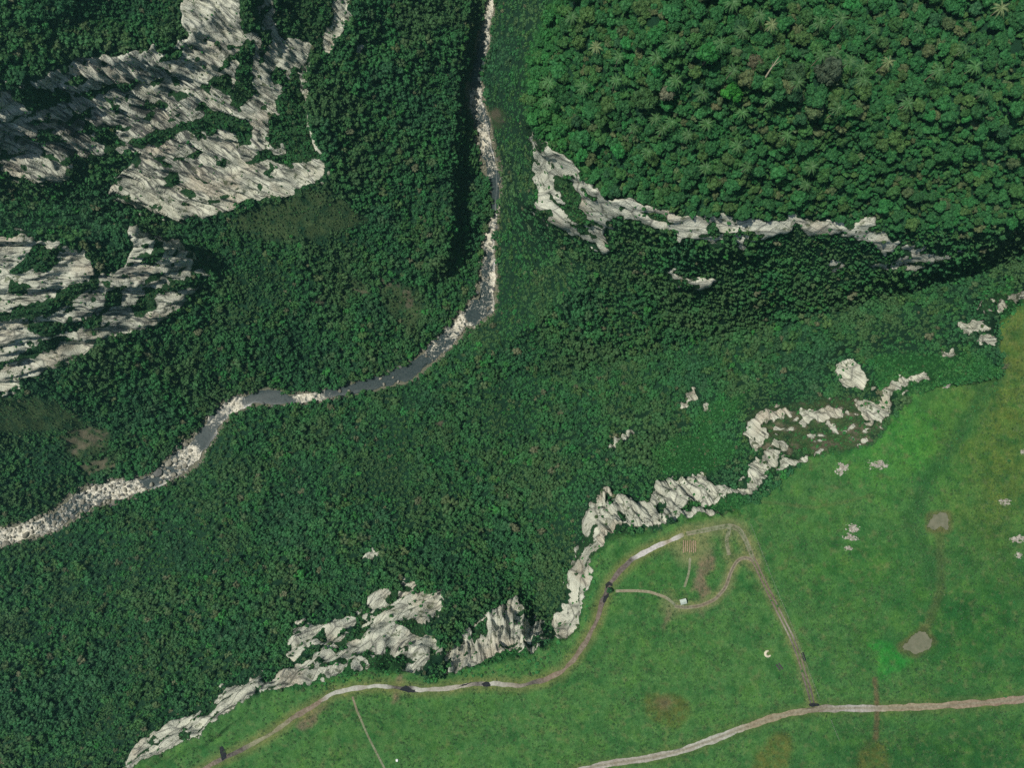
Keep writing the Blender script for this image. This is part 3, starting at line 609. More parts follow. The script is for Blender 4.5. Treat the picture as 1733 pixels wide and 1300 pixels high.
def palm_crown(name, seed, mat):
    r = np.random.default_rng(seed); Vs, Fs, k = [], [], 0; nf = 13
    for i in range(nf):
        a_ = 6.2832 * i / nf + r.uniform(-.15, .15); L = r.uniform(.78, 1.1); up = r.uniform(.05, .55); w_ = .05
        pts = []
        for j in range(7):
            t_ = j / 6; rad = L * t_; z = up * math.sin(min(t_ * 1.9, 2.6)) * .7 - (.55 - up * .4) * t_ ** 2.2
            pts.append(np.array([math.cos(a_) * rad, math.sin(a_) * rad, z]))
        sd = np.array([-math.sin(a_), math.cos(a_), 0.])
        for j in range(6):                      # rachis
            ww = .030 * (1 - j / 7)
            Vs.append(np.array([pts[j] - sd * ww, pts[j + 1] - sd * ww, pts[j + 1] + sd * ww, pts[j] + sd * ww])); Fs.append(np.array([[k, k + 1, k + 2, k + 3]])); k += 4
        for j in range(1, 13):                  # leaflets, drooping either side
            t_ = j / 13 * 6; q_ = int(t_); p = pts[q_] + (pts[min(q_ + 1, 6)] - pts[q_]) * (t_ - q_); ll = .15 * math.sin(math.pi * (.15 + .8 * j / 13))
            d = pts[min(q_ + 1, 6)] - pts[q_]; d = d / (np.linalg.norm(d) + 1e-9)
            for sg in (-1, 1):
                e = p + sd * sg * ll * .8 + d * ll * .7 + np.array([0, 0, -ll * r.uniform(.1, .6)])
                Vs.append(np.array([p - d * .02, p + d * .03, e + d * .012, e - d * .012])); Fs.append(np.array([[k, k + 1, k + 2, k + 3]])); k += 4
    me_ = mesh_np(name, np.concatenate(Vs), np.concatenate(Fs)); me_.materials.append(mat); return me_
def palm_leaf_material():
    m, t, b = newmat('palm_frond'); n = NB(t); c = t.nodes.new('ShaderNodeObjectInfo').outputs['Color']; k = n.noise(n.pos(), 1.6, 3, .7)
    n.link(n.mix(n.ramp(k, .35, .7), c, n.mix(.22, c, (0.26, 0.34, 0.12))), b.inputs['Base Color']); b.inputs['Roughness'].default_value = .55; b.inputs['Specular IOR Level'].default_value = .35; return m

# where trees may stand
forest_ok = (blur(rock, 3) < .18) & (meads < .3) & (soil_m < .5) & (rivd + 7 * fbm(U / 10, V / 10, o=3) > -1.5)
HILL = [(945,-220),(930,0),(903,60),(886,130),(886,190),(905,225),(935,255),(985,275),(1000,310),(1040,335),(1130,355),(1200,370),(1260,378),(1340,370),(1420,376),(1500,388),(1600,395),(1733,385),(2040,340),(2040,-220)]
PALMS = [(1009,78),(1108,104),(1044,132),(1047,97),(931,128),(988,140),(929,161),(1137,80),(1142,138),(1111,196),(1139,201),(1187,161),(1075,211),(1125,213),(1238,9),(1285,26),(1309,38),(1254,57),(1214,83),(1236,125),(1297,177),(1254,192),(1396,29),(1434,19),(1418,85),(1442,99),(1396,87),(1465,133),(1463,112),(1491,42),(1422,180),(1561,40),(1691,16),(1641,76),(1651,112),(1665,157),(1545,168),(1372,282),(1363,313),(1262,285),(1196,282),(1245,250),(1196,209),(1165,226),(1100,250),(1330,230),(1350,140),(1600,110),(1520,90),(968,24)]
SPECIAL = [(1228,170,15,(0.018,0.235,0.012),'bright grass green round tree','beside a tan one on the hilltop'),(1207,186,8,(0.235,0.215,0.105),'small tan flowering tree','beside the bright grass green tree'),(1105,134,11,(0.010,0.235,0.050),'vivid emerald round tree','below the palm with drooping fronds'),(1187,112,17,(0.014,0.200,0.030),'broad vivid green tree','west of the tallest palms on the hilltop'),(1122,168,14,(0.20,0.19,0.13),'pinkish grey tree with thin foliage','below the vivid emerald tree'),(1085,180,19,(0.040,0.120,0.030),'wide flat olive tree','left of the pinkish grey tree'),(1265,118,12,(0.14,0.11,0.07),'brown grey bare looking tree','left of the leaning dead trunk'),(1390,132,20,(0.06,0.075,0.055),'large dark tree speckled with pale twigs','right of the leaning dead trunk'),(1335,132,17,(0.024,0.075,0.026),'big dome shaped dark green tree','just right of the leaning dead trunk'),(1185,8,16,(0.11,0.14,0.06),'pale olive tree with open crown','at the top edge of the hilltop'),(1495,70,9,(0.06,0.15,0.04),'light green small domed tree','in the darker part of the hilltop forest')]
CLEAR = [(1103,45,17),(1700,92,18),(1288,140,7)]
NC = 260000
cu = rng.uniform(-220, 1955, NC); cv = rng.uniform(-220, 1520, NC)
ok = look(forest_ok, cu, cv); cu, cv = cu[ok], cv[ok]
hill = inpoly(HILL, cu, cv); scr = look(scrubs, cu, cv); brt = look(brights, cu, cv); rkf = look(blur(rock_full, 6), cu, cv); mdf = look(blur(meadow, 12), cu, cv)
Dc = look(CAMZ - P[..., 2], cu, cv)
R = np.where(hill, 0.9 + rng.gamma(1.7, .46, len(cu)), 1.35 + rng.gamma(1.6, .62, len(cu)) + 1.3 * (rng.random(len(cu)) < .035))
R = np.where(hill, R, R * np.clip(.95 + 1.3 * fbm(cu / 120, cv / 120, o=3), .5, 1.35)); R = np.minimum(R, 4.2)
small = np.clip(scr + .8 * brt * ~hill + .9 * rkf + .6 * mdf, 0, 1); R = R * (1 - .58 * small)
steep = np.clip((520 - Dc) / 60, 0, 1) * ~hill; R *= 1 - .3 * steep
order = np.argsort(-(R + rng.uniform(0, 4.5, len(R))))
cell = {}; keep = []
def hit(u, v, r, k=.80):
    i0, j0 = int(u // 14), int(v // 14)
    for i in (-2, -1, 0, 1, 2):
        for j in (-2, -1, 0, 1, 2):
            for (a_, b_, c_) in cell.get((i0 + i, j0 + j), ()):
                if (a_ - u) ** 2 + (b_ - v) ** 2 < (k * (r + c_)) ** 2: return True
    return False
def put(u, v, r): cell.setdefault((int(u // 14), int(v // 14)), []).append((u, v, r))
for (u, v, r, *_) in SPECIAL: put(u, v, r)
for (u, v) in PALMS: put(u, v, 7)
for (u, v, r) in CLEAR: put(u, v, r)
kk = np.where(scr > .5, 1.05, np.where(hill, .56, .58))
for i in order:
    r = R[i] * FPX / Dc[i]
    if hit(cu[i], cv[i], r, kk[i]): continue
    put(cu[i], cv[i], r); keep.append(i)
keep = np.array(keep)
TU, TV, TR, TH = cu[keep], cv[keep], R[keep], hill[keep]
tb = brt[keep]; ts = scr[keep]
# crown colours: species mix, with drier or lusher ground
n1 = fbm(TU / 90, TV / 90, o=3); n2 = fbm(TU / 35 + 70, TV / 35, o=2); rr = rng.random(len(TU)); rj = rng.uniform(.72, 1.30, (len(TU), 1))
pal = np.array([(0.014,0.135,0.042),(0.020,0.160,0.046),(0.042,0.155,0.040),(0.066,0.150,0.042),(0.105,0.155,0.080),(0.016,0.200,0.050),(0.125,0.150,0.075),(0.013,0.090,0.042)])
ci = np.where(rr < .34, 0, np.where(rr < .55, 1, np.where(rr < .72, 2, np.where(rr < .80, 3, np.where(rr < .85, 4, np.where(rr < .90, 5, np.where(rr < .91, 6, 7)))))))
hr = TH & (rr > .76); ci = np.where(hr, rng.choice([3, 3, 4, 5, 5, 6, 1, 7], len(TU)), ci)
TC = pal[ci] * rj * np.array((1.05, 1.04, .82))
k_ = np.clip(n1 * 3.0 + .1, 0, .8)[:, None] * (~TH)[:, None]; TC = TC * (1 - k_) + np.array((0.058, 0.135, 0.045)) * k_
k_ = np.clip(-n1 * 3.0 - .05, 0, .7)[:, None] * (~TH)[:, None]; TC = TC * (1 - k_) + np.array((0.012, 0.105, 0.046)) * k_
k_ = np.clip(n2 * 2.6 - .2, 0, .7)[:, None] * (~TH)[:, None]; TC = TC * (1 - k_) + np.array((0.024, 0.185, 0.050)) * k_
k_ = (np.clip(tb * 1.1, 0, 1) * rng.uniform(.4, 1, len(TU)))[:, None] * .8; TC = TC * (1 - k_) + np.array((0.026, 0.225, 0.036)) * k_
k_ = (ts * rng.uniform(.2, .9, len(TU)))[:, None]; TC = TC * (1 - k_) + np.array((0.080, 0.135, 0.048)) * k_
odd = rng.random(len(TU)); q_ = (~TH) & (odd < .012); TC[q_] = np.array((0.19, 0.19, 0.11)) * rng.uniform(.6, 1.1, (q_.sum(), 1)); q_ = (~TH) & (odd > .985); TC[q_] = np.array((0.03, 0.26, 0.04)) * rng.uniform(.7, 1.1, (q_.sum(), 1))
TP = ground(TU, TV)
inframe = (TU > -5) & (TU < 1738) & (TV > -5) & (TV < 1305)

def scatter(name, pts, scl, idx_, tintc, protos, label, cat, zs=1.0):
    me_ = bpy.data.meshes.new(name); me_.vertices.add(len(pts)); me_.vertices.foreach_set('co', np.asarray(pts, np.float32).ravel())
    sv3 = np.asarray(scl)[:, None] * np.stack([rng.uniform(.78, 1.25, len(pts)), rng.uniform(.78, 1.25, len(pts)), rng.uniform(.75, 1.25, len(pts)) * zs], 1); a3 = me_.attributes.new('scl', 'FLOAT_VECTOR', 'POINT'); a3.data.foreach_set('vector', sv3.astype(np.float32).ravel()); attr_f(me_, 'rot', rng.uniform(0, 6.28, len(pts))); attr_c(me_, 'tint', tintc)
    a_ = me_.attributes.new('pick', 'INT', 'POINT'); a_.data.foreach_set('value', np.asarray(idx_, np.int32))
    o = link(name, me_); tag(o, label, cat, kind='stuff')
    g = bpy.data.node_groups.new(name, 'GeometryNodeTree')
    g.interface.new_socket('Geometry', in_out='INPUT', socket_type='NodeSocketGeometry'); g.interface.new_socket('Geometry', in_out='OUTPUT', socket_type='NodeSocketGeometry')
    N = g.nodes; gi = N.new('NodeGroupInput'); go = N.new('NodeGroupOutput'); jn = N.new('GeometryNodeJoinGeometry'); ip = N.new('GeometryNodeInstanceOnPoints')
    for pm in reversed(protos):
        po = bpy.data.objects.new(name + '_source', pm); oi = N.new('GeometryNodeObjectInfo'); oi.inputs[0].default_value = po; oi.inputs[1].default_value = True
        g.links.new(oi.outputs['Geometry'], jn.inputs[0])
    def na(nm, ty):
        x = N.new('GeometryNodeInputNamedAttribute'); x.data_type = ty; x.inputs[0].default_value = nm; return x.outputs[0]
    g.links.new(gi.outputs[0], ip.inputs['Points']); g.links.new(jn.outputs[0], ip.inputs['Instance']); ip.inputs['Pick Instance'].default_value = True
    g.links.new(na('pick', 'INT'), ip.inputs['Instance Index'])
    cx = N.new('ShaderNodeCombineXYZ'); g.links.new(na('rot', 'FLOAT'), cx.inputs[2]); g.links.new(cx.outputs[0], ip.inputs['Rotation'])
    g.links.new(na('scl', 'FLOAT_VECTOR'), ip.inputs['Scale']); g.links.new(ip.outputs[0], go.inputs[0])
    md = o.modifiers.new('scatter', 'NODES'); md.node_group = g
    return o
# individuals: the largest hilltop trees
cand_i = np.where(TH & inframe)[0]; cand_i = cand_i[np.argsort(-TR[cand_i])][:278]
single = np.zeros(len(TU), bool); single[cand_i] = True
VALLEY = [crown_mesh('crown_mass', 100 + s, M_LEAF_I, 5 + s % 4, 1, 90, .8, .14, .24, 1.25) for s in range(6)]
for s, me in enumerate(VALLEY):                                   # crowns stand on a short bole
    vv = np.empty(len(me.vertices) * 3, np.float32); me.vertices.foreach_get('co', vv); vv = vv.reshape(-1, 3); vv[:, 2] += .95; me.vertices.foreach_set('co', vv.ravel())
HILLM = [crown_mesh('hill_crown_mass', 140 + s, M_LEAF_I, 10 + s, 2, 800, .7, .085, .2, 1.2) for s in range(6)]
for me in HILLM:
    vv = np.empty(len(me.vertices) * 3, np.float32); me.vertices.foreach_get('co', vv); vv = vv.reshape(-1, 3); vv[:, 2] += 1.0; me.vertices.foreach_set('co', vv.ravel())
rem = ~single
scatter('forest', TP[rem], TR[rem], np.where(TH[rem], 6, 0) + rng.integers(0, 6, rem.sum()), TC[rem], VALLEY + HILLM, 'dense dark green rainforest filling the canyon and covering the hilltop', 'forest')

TRK = [trunk_mesh('trunk', s, 1.1) for s in range(3)]
CRN = [crown_mesh('crown', 200 + s, M_LEAF, 11 + s, 2, 1000, .7, .075, .2, 1.2) for s in range(7)]
def zone(u, v):
    if v > 330: return 'along the brink above the white cliff band'
    if u < 960: return 'on the western brink of the hilltop'
    if u < 1060: return 'near the pale star shaped palm on the hilltop' if v < 120 else ('on the slope above the tall white cliff face' if v > 220 else 'west of the vivid emerald tree')
    if u < 1180: return 'around the dark clearing of the hilltop' if v < 100 else ('above the widest part of the white cliffs' if v > 240 else 'among palms below the dark clearing')
    if u < 1320: return 'at the top edge near the slender palms' if v < 70 else ('below the bright grass green tree' if v > 220 else 'around the leaning dead trunk')
    if u < 1460: return 'between the palms in the upper hilltop forest' if v < 140 else ('by the two star palms above the ledges' if v > 230 else 'south of the speckled dark tree')
    if u < 1600: return 'in the shaded upper part of the hilltop forest' if v < 150 else 'in the close packed canopy above the right hand ledges'
    return 'in the darkest right hand corner of the hilltop' if v < 190 else 'on the falling right hand side of the hilltop'
def colour_word(c):
    r_, g_, b_ = c
    if r_ > .085: return 'grey brown'
    if r_ > .055: return 'pale olive'
    if g_ > .135: return 'bright green'
    if r_ > .034: return 'olive'
    if g_ < .065: return 'blackish green'
    return 'deep green' if g_ < .095 else 'mid green'
def make_tree(p, r, c, label, grp, hs=1.0):
    o = empty('broadleaf_tree', p, rng.uniform(0, 6.28)); o.scale = (r, r, r * hs)
    tag(o, label, 'tree', grp)
    t0 = bpy.data.objects.new('trunk', TRK[rng.integers(3)]); COL.objects.link(t0); t0.parent = o
    c0 = bpy.data.objects.new('crown', CRN[rng.integers(7)]); COL.objects.link(c0); c0.parent = o; c0.location = (0, 0, 1.15); c0.color = tuple(c) + (1,)
    return o
for i in cand_i:
    sz = 'big' if TR[i] > 3.3 else ('middling' if TR[i] > 2.7 else 'small')
    make_tree(TP[i], TR[i], TC[i], f'{sz} {colour_word(TC[i])} tree {zone(TU[i], TV[i])}', 'broadleaf trees of the hilltop forest', rng.uniform(.9, 1.25))
for (u, v, r, c, lab, where) in SPECIAL:
    make_tree(gp(u, v), r / FPX * 345, c, f'{lab} {where}', 'broadleaf trees of the hilltop forest', 1.2)
make_tree(gp(1031,998), 1.9, (0.008,0.105,0.035), 'lone dark green tree in the muddy fork of the rim track', 'trees on the meadow', 1.0)
make_tree(gp(1134,884), 2.3, (0.006,0.070,0.030), 'dark pointed tree at the rim beside the white rocks', 'trees on the meadow', 1.8)
# palms
PALMM = palm_leaf_material(); PC = [palm_crown('crown', 300 + s, PALMM) for s in range(4)]
pt_v, pt_f = tube((0, 0, -.5), (.15, .1, 11.0), .26, .15, 8, .25, 7); PT = mesh_np('trunk', pt_v, pt_f, True); PT.materials.append(simple('palm_trunk', (.20,.17,.11), (.38,.33,.22), 3.0))
for k, (u, v) in enumerate(PALMS):
    hgt = rng.uniform(.85, 1.35); D = 345.0
    s_c = rng.uniform(3.6, 5.0)
    uu = CU + (u - CU) * (1 - 11 * hgt / D); vv_ = CV + (v - CV) * (1 - 11 * hgt / D)          # foot of the trunk stands nearer the nadir than its crown
    o = empty('palm_tree', gp(uu, vv_), rng.uniform(0, 6.28)); o.scale = (1, 1, hgt)
    c = np.array((0.034, 0.125, 0.032)) * rng.uniform(.75, 1.25) if k % 16 else np.array((0.150, 0.200, 0.080))
    tone = 'pale yellowish' if c[0] > .1 else ('light green' if c[1] > .13 else 'dark green')
    sz = 'wide' if s_c > 4.5 else ('medium' if s_c > 4.0 else 'narrow')
    tag(o, f'{sz} {tone} {"tall" if hgt > 1.1 else "short"} palm {zone(u, v)}', 'palm', 'palms rising out of the hilltop forest')
    t0 = bpy.data.objects.new('trunk', PT); COL.objects.link(t0); t0.parent = o
    c0 = bpy.data.objects.new('crown', PC[k % 4]); COL.objects.link(c0); c0.parent = o; c0.location = (.15, .1, 11.0); c0.scale = (s_c, s_c, s_c / hgt); c0.color = tuple(c) + (1,)
# leaning dead trunk
dv, df = join([tube((0, 0, -1), (2.2, 5.4, 13), .55, .22, 8, .3, 6), tube((1.5, 3.7, 9), (3.6, 4.6, 12.5), .2, .06, 6, .1, 3), tube((1.2, 3.0, 7.5), (.6, 5.2, 11), .18, .05, 6, .1, 3), tube((1.9, 4.7, 11.4), (3.1, 6.6, 13), .14, .04, 6, .1, 3)])
o = link('dead_tree', mesh_np('dead_tree', dv, df, True), M_DEAD); o.location = gp(1284,148); tag(o, 'bare pale dead trunk leaning out of the hilltop forest', 'tree')

# ------------------------------------------------------------------ shrubs on the rim and the cliff ledges
NS = 80000
su = rng.uniform(-100, 1850, NS); sv = rng.uniform(-100, 1400, NS)
rf = look(rock_full, su, sv); rk_ = look(rocks, su, sv); mdw = look(meads, su, sv); br_ = look(brights, su, sv); rimb = look(blur(meadow, 14), su, sv)
keep_s = (rk_ < .35) & ((look(soil_m, su, sv) < .5) | (rng.random(NS) < .55)) & (look(rivd, su, sv) > 8) & (((rf > .3) & (mdw < .5) & (rng.random(NS) < .9)) | ((rimb > .12) & (rimb < .72) & (rng.random(NS) < np.where(mdw > .5, .22 + .5 * (br_ > .3), .85))) | (br_ > .35) & (rng.random(NS) < .8) | inpoly(RIMSOIL, su, sv) & (rng.random(NS) < .6))
dr_, _ = line_dist([(1688,650),(1648,695),(1606,765),(1572,815)], su, sv); keep_s |= (dr_ < 6) & (rng.random(NS) < .35); keep_s |= (mdw > .9) & (rng.random(NS) < .004) & (su > 1300)
sn_ = fbm(su / 16, sv / 16, o=3); keep_s |= (rk_ >= .35) & (mdw < .3) & (rng.random(NS) < np.clip(.12 + sn_ * 1.2, 0, .5)) & (look(rivd, su, sv) > 8)
hs = inpoly(HILL, su, sv); keep_s &= ~hs
su, sv, br_, rf, mdw = su[keep_s], sv[keep_s], br_[keep_s], rf[keep_s], mdw[keep_s]
Rs = rng.uniform(.5, 1.15, len(su)) + .5 * (rng.random(len(su)) < .12); Ds = look(CAMZ - P[..., 2], su, sv)
cell.clear(); ks = []
for i in np.argsort(-Rs):
    r = Rs[i] * FPX / Ds[i]
    if hit(su[i], sv[i], r, .78): continue
    put(su[i], sv[i], r); ks.append(i)
ks = np.array(ks); su, sv, br_, rf, Rs, Ds, mdw = su[ks], sv[ks], br_[ks], rf[ks], Rs[ks], Ds[ks], mdw[ks]
sc = np.array([(0.022,0.165,0.034)]) * rng.uniform(.6, 1.35, (len(su), 1)) * (1 + .5 * br_[:, None]); 
ol = rng.random(len(su)) < .22; sc[ol] = np.array((0.060,0.105,0.034)) * rng.uniform(.7, 1.2, (ol.sum(), 1))
sp = ground(su, sv)
SH_I = [crown_mesh('shrub_mass', 400 + s, M_LEAF_I, 6, 1, 50, .75, .16, .2) for s in range(4)]; SH = [crown_mesh('shrub', 420 + s, M_LEAF, 9, 2, 120, .75, .12, .12) for s in range(4)]
app = np.where((su > 0) & (su < 1733) & (sv > 0) & (sv < 1300), Rs / Ds, 0)
so_ = np.argsort(-app); ind = so_[:290]; ms = np.ones(len(su), bool); ms[ind] = False
scatter('shrubbery', sp[ms], Rs[ms], rng.integers(0, 4, ms.sum()), sc[ms], SH_I, 'low shrubs and ferns on the cliff ledges and along the meadow rim', 'shrubs')
def szone(u, v):
    if u < 480: return 'on the lower left cliff slab' if v > 900 else 'on a ledge of the left cliffs'
    if v < 520: return 'on a ledge of the cliffs below the hilltop' if u < 1640 else 'near the right edge above the gorge'
    if u < 640: return 'above the pale gravel end of the rim track'
    if u < 770: return 'among the wide pale rocks south of the canyon'
    if u < 880: return 'above the puddled stretch of the rim track'
    if u < 960: return 'in the green hollow behind the striped rock'
    if u < 1060: return 'along the narrow white rock rib by the track'
    if u < 1160: return 'near the dark pointed rim tree'
    if u < 1290: return 'on the rim north of the worn grass loop'
    if u < 1400: return 'between the broken rim rocks'
    if u < 1500: return 'beside the reddish bare ground of the rim'
    if u < 1600: return 'on the rim above the brightest grass'
    return 'by the upper right corner of the meadow'
for i in ind:
    o = bpy.data.objects.new('shrub', SH[rng.integers(4)]); COL.objects.link(o); o.location = sp[i]; o.scale = (Rs[i],) * 3; o.rotation_euler = (0, 0, rng.uniform(0, 6.28)); o.color = tuple(sc[i]) + (1,)
    tag(o, f'{"large" if Rs[i] > 1.4 else ("rounded" if Rs[i] > 1.1 else "low")} {colour_word(sc[i])} shrub {szone(su[i], sv[i])}', 'shrub', 'shrubs along the rim')

# ------------------------------------------------------------------ meadow grass: tussocks and seed heads
NG = 70000
gu = rng.uniform(150, 1790, NG); gv = rng.uniform(480, 1345, NG)
roads_d = np.full(NG, 1e9)
for L, w_ in ((MAIN,9),(TRACK,7),(EAST,5),(YARD,5),(FOOT1,3),(FOOT2,3),(FOOT3,3)):
    d_, _ = line_dist(L, gu, gv, 30); roads_d = np.minimum(roads_d, d_ - w_)
dn = fbm(gu / 45, gv / 45, o=4)
kg = (look(meads, gu, gv) > .9) & (roads_d > 0) & (rng.random(NG) < np.clip(.5 + dn * 2.4, .06, 1))
gu, gv = gu[kg], gv[kg]
bc = look(base, gu, gv) * rng.uniform(.65, 1.45, (len(gu), 1)); pale = rng.random(len(gu)) < .10; bc[pale] = np.array((0.20,0.24,0.13)) * rng.uniform(.7, 1.2, (pale.sum(), 1))
def tuft_mesh(seed):
    r = np.random.default_rng(seed); Vs, Fs = [], []
    for i in range(22):
        a_ = r.uniform(0, 6.28); p = np.array([r.normal(0, .28), r.normal(0, .28), 0]); L = r.uniform(.4, .9); e = p + np.array([math.cos(a_) * L * .7, math.sin(a_) * L * .7, L * .55]); sd = np.array([-math.sin(a_), math.cos(a_), 0]) * .13
        Vs.append(np.array([p - sd, p + sd, e])); Fs.append(np.array([[3 * i, 3 * i + 1, 3 * i + 2]]))
    me_ = mesh_np('tuft', np.concatenate(Vs), np.concatenate(Fs)); me_.materials.append(M_LEAF_I); return me_
scatter('grass', ground(gu, gv), np.where(pale, rng.uniform(.3, .6, len(gu)), rng.uniform(.45, 1.25, len(gu))), rng.integers(0, 3, len(gu)), bc, [tuft_mesh(s) for s in range(3)], 'tussocks and pale seed heads growing all over the meadow', 'grass')

# ------------------------------------------------------------------ roads, tracks, footpaths
def road_material(name):
    m, t, b = newmat(name); n = NB(t); pos = n.pos(); c = n.attr('wear', out='Color'); k = n.noise(pos, .7, 5, .7); k2 = n.noise(pos, .16, 3, .6)
    c = n.mix(n.ramp(k, .35, .68), n.mix(.45, c, (0.05, 0.042, 0.034)), n.mix(.25, c, (0.50, 0.47, 0.40)))
    n.link(n.mix(n.ramp(k2, .5, .68, 0, .35), c, (0.15, 0.11, 0.07)), b.inputs['Base Color'])
    n.link(n.bump(k, .6, .25), b.inputs['Normal']); return m
M_ROAD = road_material('earth_road')
PALE, TAN, BROWN, MUD, WORN = (.45,.46,.39), (.29,.245,.14), (.15,.118,.072), (.035,.03,.032), (.20,.21,.10)
def way(name, L, hw, keys, label, cat, cols=7, up=.10, edge=.5, seed=0, mid=None, frac=(-1, 1)):
    a, F, uv, s, t_ = ribbon(L, hw, 3, cols, up, edge, seed, frac)
    c = np.stack([np.interp(s, [k[0] for k in keys], [k[1][j] for k in keys]) for j in range(3)], 1)
    if mid is not None:
        f = np.clip(1.3 - np.abs(t_) / .42, 0, 1)[:, None] * .8; c = c * (1 - f) + np.array(mid) * f
    me = mesh_np(name, a, F, True); attr_c(me, 'wear', c); o = link(name, me, M_ROAD); tag(o, label, cat, kind='structure'); return o
way('dirt_road', MAIN, 5.8, [(0,PALE),(.12,(.36,.33,.28)),(.32,PALE),(.36,TAN),(.44,TAN),(.47,BROWN),(.54,(.40,.39,.36)),(.57,(.36,.33,.28)),(.60,TAN),(.8,(.25,.17,.11)),(1,PALE)], 'wide dirt road crossing the bottom of the meadow', 'road', 11, .10, .8, 1, (.20,.185,.11))
way('rim_track', TRACK, 3.7, [(0,TAN),(.09,BROWN),(.11,MUD),(.145,MUD),(.16,WORN),(.22,(.20,.20,.10)),(.24,BROWN),(.29,(.20,.14,.09)),(.305,PALE),(.40,PALE),(.415,MUD),(.44,MUD),(.45,PALE),(.53,(.36,.33,.26)),(.55,MUD),(.57,PALE),(.61,(.25,.22,.16)),(.64,MUD),(.67,(.20,.14,.09)),(.74,BROWN),(.80,(.12,.08,.06)),(.83,MUD),(.86,(.10,.07,.06)),(.89,(.07,.05,.045)),(.905,MUD),(.915,(.60,.58,.55)),(.96,(.58,.56,.53)),(.97,TAN),(.98,(.58,.56,.53)),(1,WORN)], 'rutted track following the cliff edge with puddles and pale gravel', 'track', 9, .09, 1.1, 2)
for fr_, nm in (((-1, -.35), 0), ((.35, 1), 1)):
    way('wheel_rut', EAST, 4.2, [(0,BROWN),(.3,(.10,.07,.05)),(.5,(.30,.28,.22)),(.62,MUD),(.7,BROWN),(.9,(.06,.045,.04)),(1,MUD)], 'dark wheel rut of the two track lane beside the wire fence, ' + ('western side' if nm else 'eastern side'), 'wheel rut', 4, .10, .3, 3 + nm, None, fr_)
way('farm_lane', YARD, 3.2, [(0,WORN),(.3,(.22,.20,.11)),(1,(.24,.21,.12))], 'pale lane curving from the hut to the two track lane', 'lane', 9, .09, .3, 5, (.05,.04,.025))
way('farm_lane', LOOP, 4.0, [(0,(.24,.22,.13)),(.3,(.17,.20,.10)),(1,(.20,.20,.11))], 'worn grassy lane curving over the top of the camp ground', 'lane', 9, .08, .5, 11, (.10,.15,.05))
way('farm_lane', FOOT4, 3.2, [(0,(.17,.20,.10)),(1,(.19,.20,.10))], 'short worn lane joining the two curving lanes', 'lane', 7, .07, .5, 12)
way('footpath', FOOT1, 2.4, [(0,(.26,.24,.14)),(.75,(.26,.24,.14)),(1,(.13,.19,.09))], 'pale footpath from the rim track towards the hut', 'footpath', 5, .09, .3, 6)
way('footpath', FOOT2, 2.0, [(0,(.22,.24,.13)),(1,(.15,.20,.09))], 'thin footpath from the log pile down to the hut', 'footpath', 5, .09, .3, 7)
way('footpath', FOOT3, 1.8, [(0,(.22,.18,.10)),(.3,(.16,.20,.09)),(1,(.13,.17,.08))], 'straight narrow footpath running down to the bottom edge', 'footpath', 5, .09, .3, 8)
M_PUD = simple('muddy_water', (.012,.014,.018), (.03,.028,.026), .6, .08, .5)
M_POND = simple('pond_water', (.120,.128,.080), (.180,.178,.120), .35, .35, .2, .3, .7)
def pool(name, pts, mat, label, cat, up=.16):
    p = np.array(pts, float); q = []
    for i in range(len(p)):
        for t_ in np.linspace(0, 1, 12, endpoint=False): q.append(p[i] * (1 - t_) + p[(i + 1) % len(p)] * t_)
    q = np.array(q); q += (3.2 if name == 'pond' else .9) * 2.2 * np.stack([fbm(q[:,0] / 7, q[:,1] / 7, o=3), fbm(q[:,0] / 7 + 30, q[:,1] / 7, o=3)], 1)
    c = q.mean(0); rings = [c + (q - c) * k for k in (1, .66, .33)]; pt = np.concatenate(rings + [c[None]]); n_ = len(q); F = []
    for r_ in range(2):
        for i in range(n_): F.append((r_ * n_ + i, r_ * n_ + (i + 1) % n_, (r_ + 1) * n_ + (i + 1) % n_, (r_ + 1) * n_ + i))
    G = ground(pt[:,0], pt[:,1]); G[:,2] = G[:,2] * .3 + G[:,2].mean() * .7 + up
    bm = bmesh.new(); vs__ = [bm.verts.new(x) for x in G]
    for f in F: bm.faces.new([vs__[i] for i in f])
    for i in range(n_): bm.faces.new((vs__[2 * n_ + i], vs__[2 * n_ + (i + 1) % n_], vs__[-1]))
    bmesh.ops.recalc_face_normals(bm, faces=bm.faces); me = bpy.data.meshes.new(name); bm.to_mesh(me); bm.free()
    if sum(x.normal.z for x in me.polygons) < 0: me.flip_normals()
    o = link(name, me, mat); tag(o, label, cat, kind='structure'); return o
pool('pond', [(1569,886),(1578,872),(1600,868),(1606,880),(1604,897),(1592,892),(1572,897)], M_POND, 'small square muddy pond in the right of the meadow', 'pond', .35)
pool('pond', [(1524,1096),(1545,1074),(1562,1067),(1578,1084),(1572,1100),(1548,1107)], M_POND, 'slanting grey brown pond beside the vivid green bog', 'pond', .35)
pool('puddle', [(676,1168),(686,1160),(700,1168),(722,1169),(706,1173),(690,1172)], M_PUD, 'black puddle on the rim track at the end of the pale gravel', 'puddle')
pool('puddle', [(814,1158),(822,1154),(832,1156),(830,1162),(820,1163)], M_PUD, 'small round puddle in the middle of the rim track', 'puddle')
pool('puddle', [(783,1159),(800,1155),(790,1160),(775,1164)], M_PUD, 'thin dark puddle left of the round one on the rim track', 'puddle')
pool('puddle', [(371,1265),(376,1263),(383,1276),(384,1284),(376,1288),(373,1276)], M_PUD, 'short dark blue puddle standing across the trail at lower left', 'puddle')
pool('puddle', [(1024,990),(1030,984),(1036,988),(1037,993),(1030,990),(1026,997)], M_PUD, 'dark muddy ring beside the lone tree', 'puddle')
pool('puddle', [(1022,1010),(1032,1003),(1030,1010),(1023,1022),(1020,1018)], M_PUD, 'dark mud on the rim track below the lone tree', 'puddle')
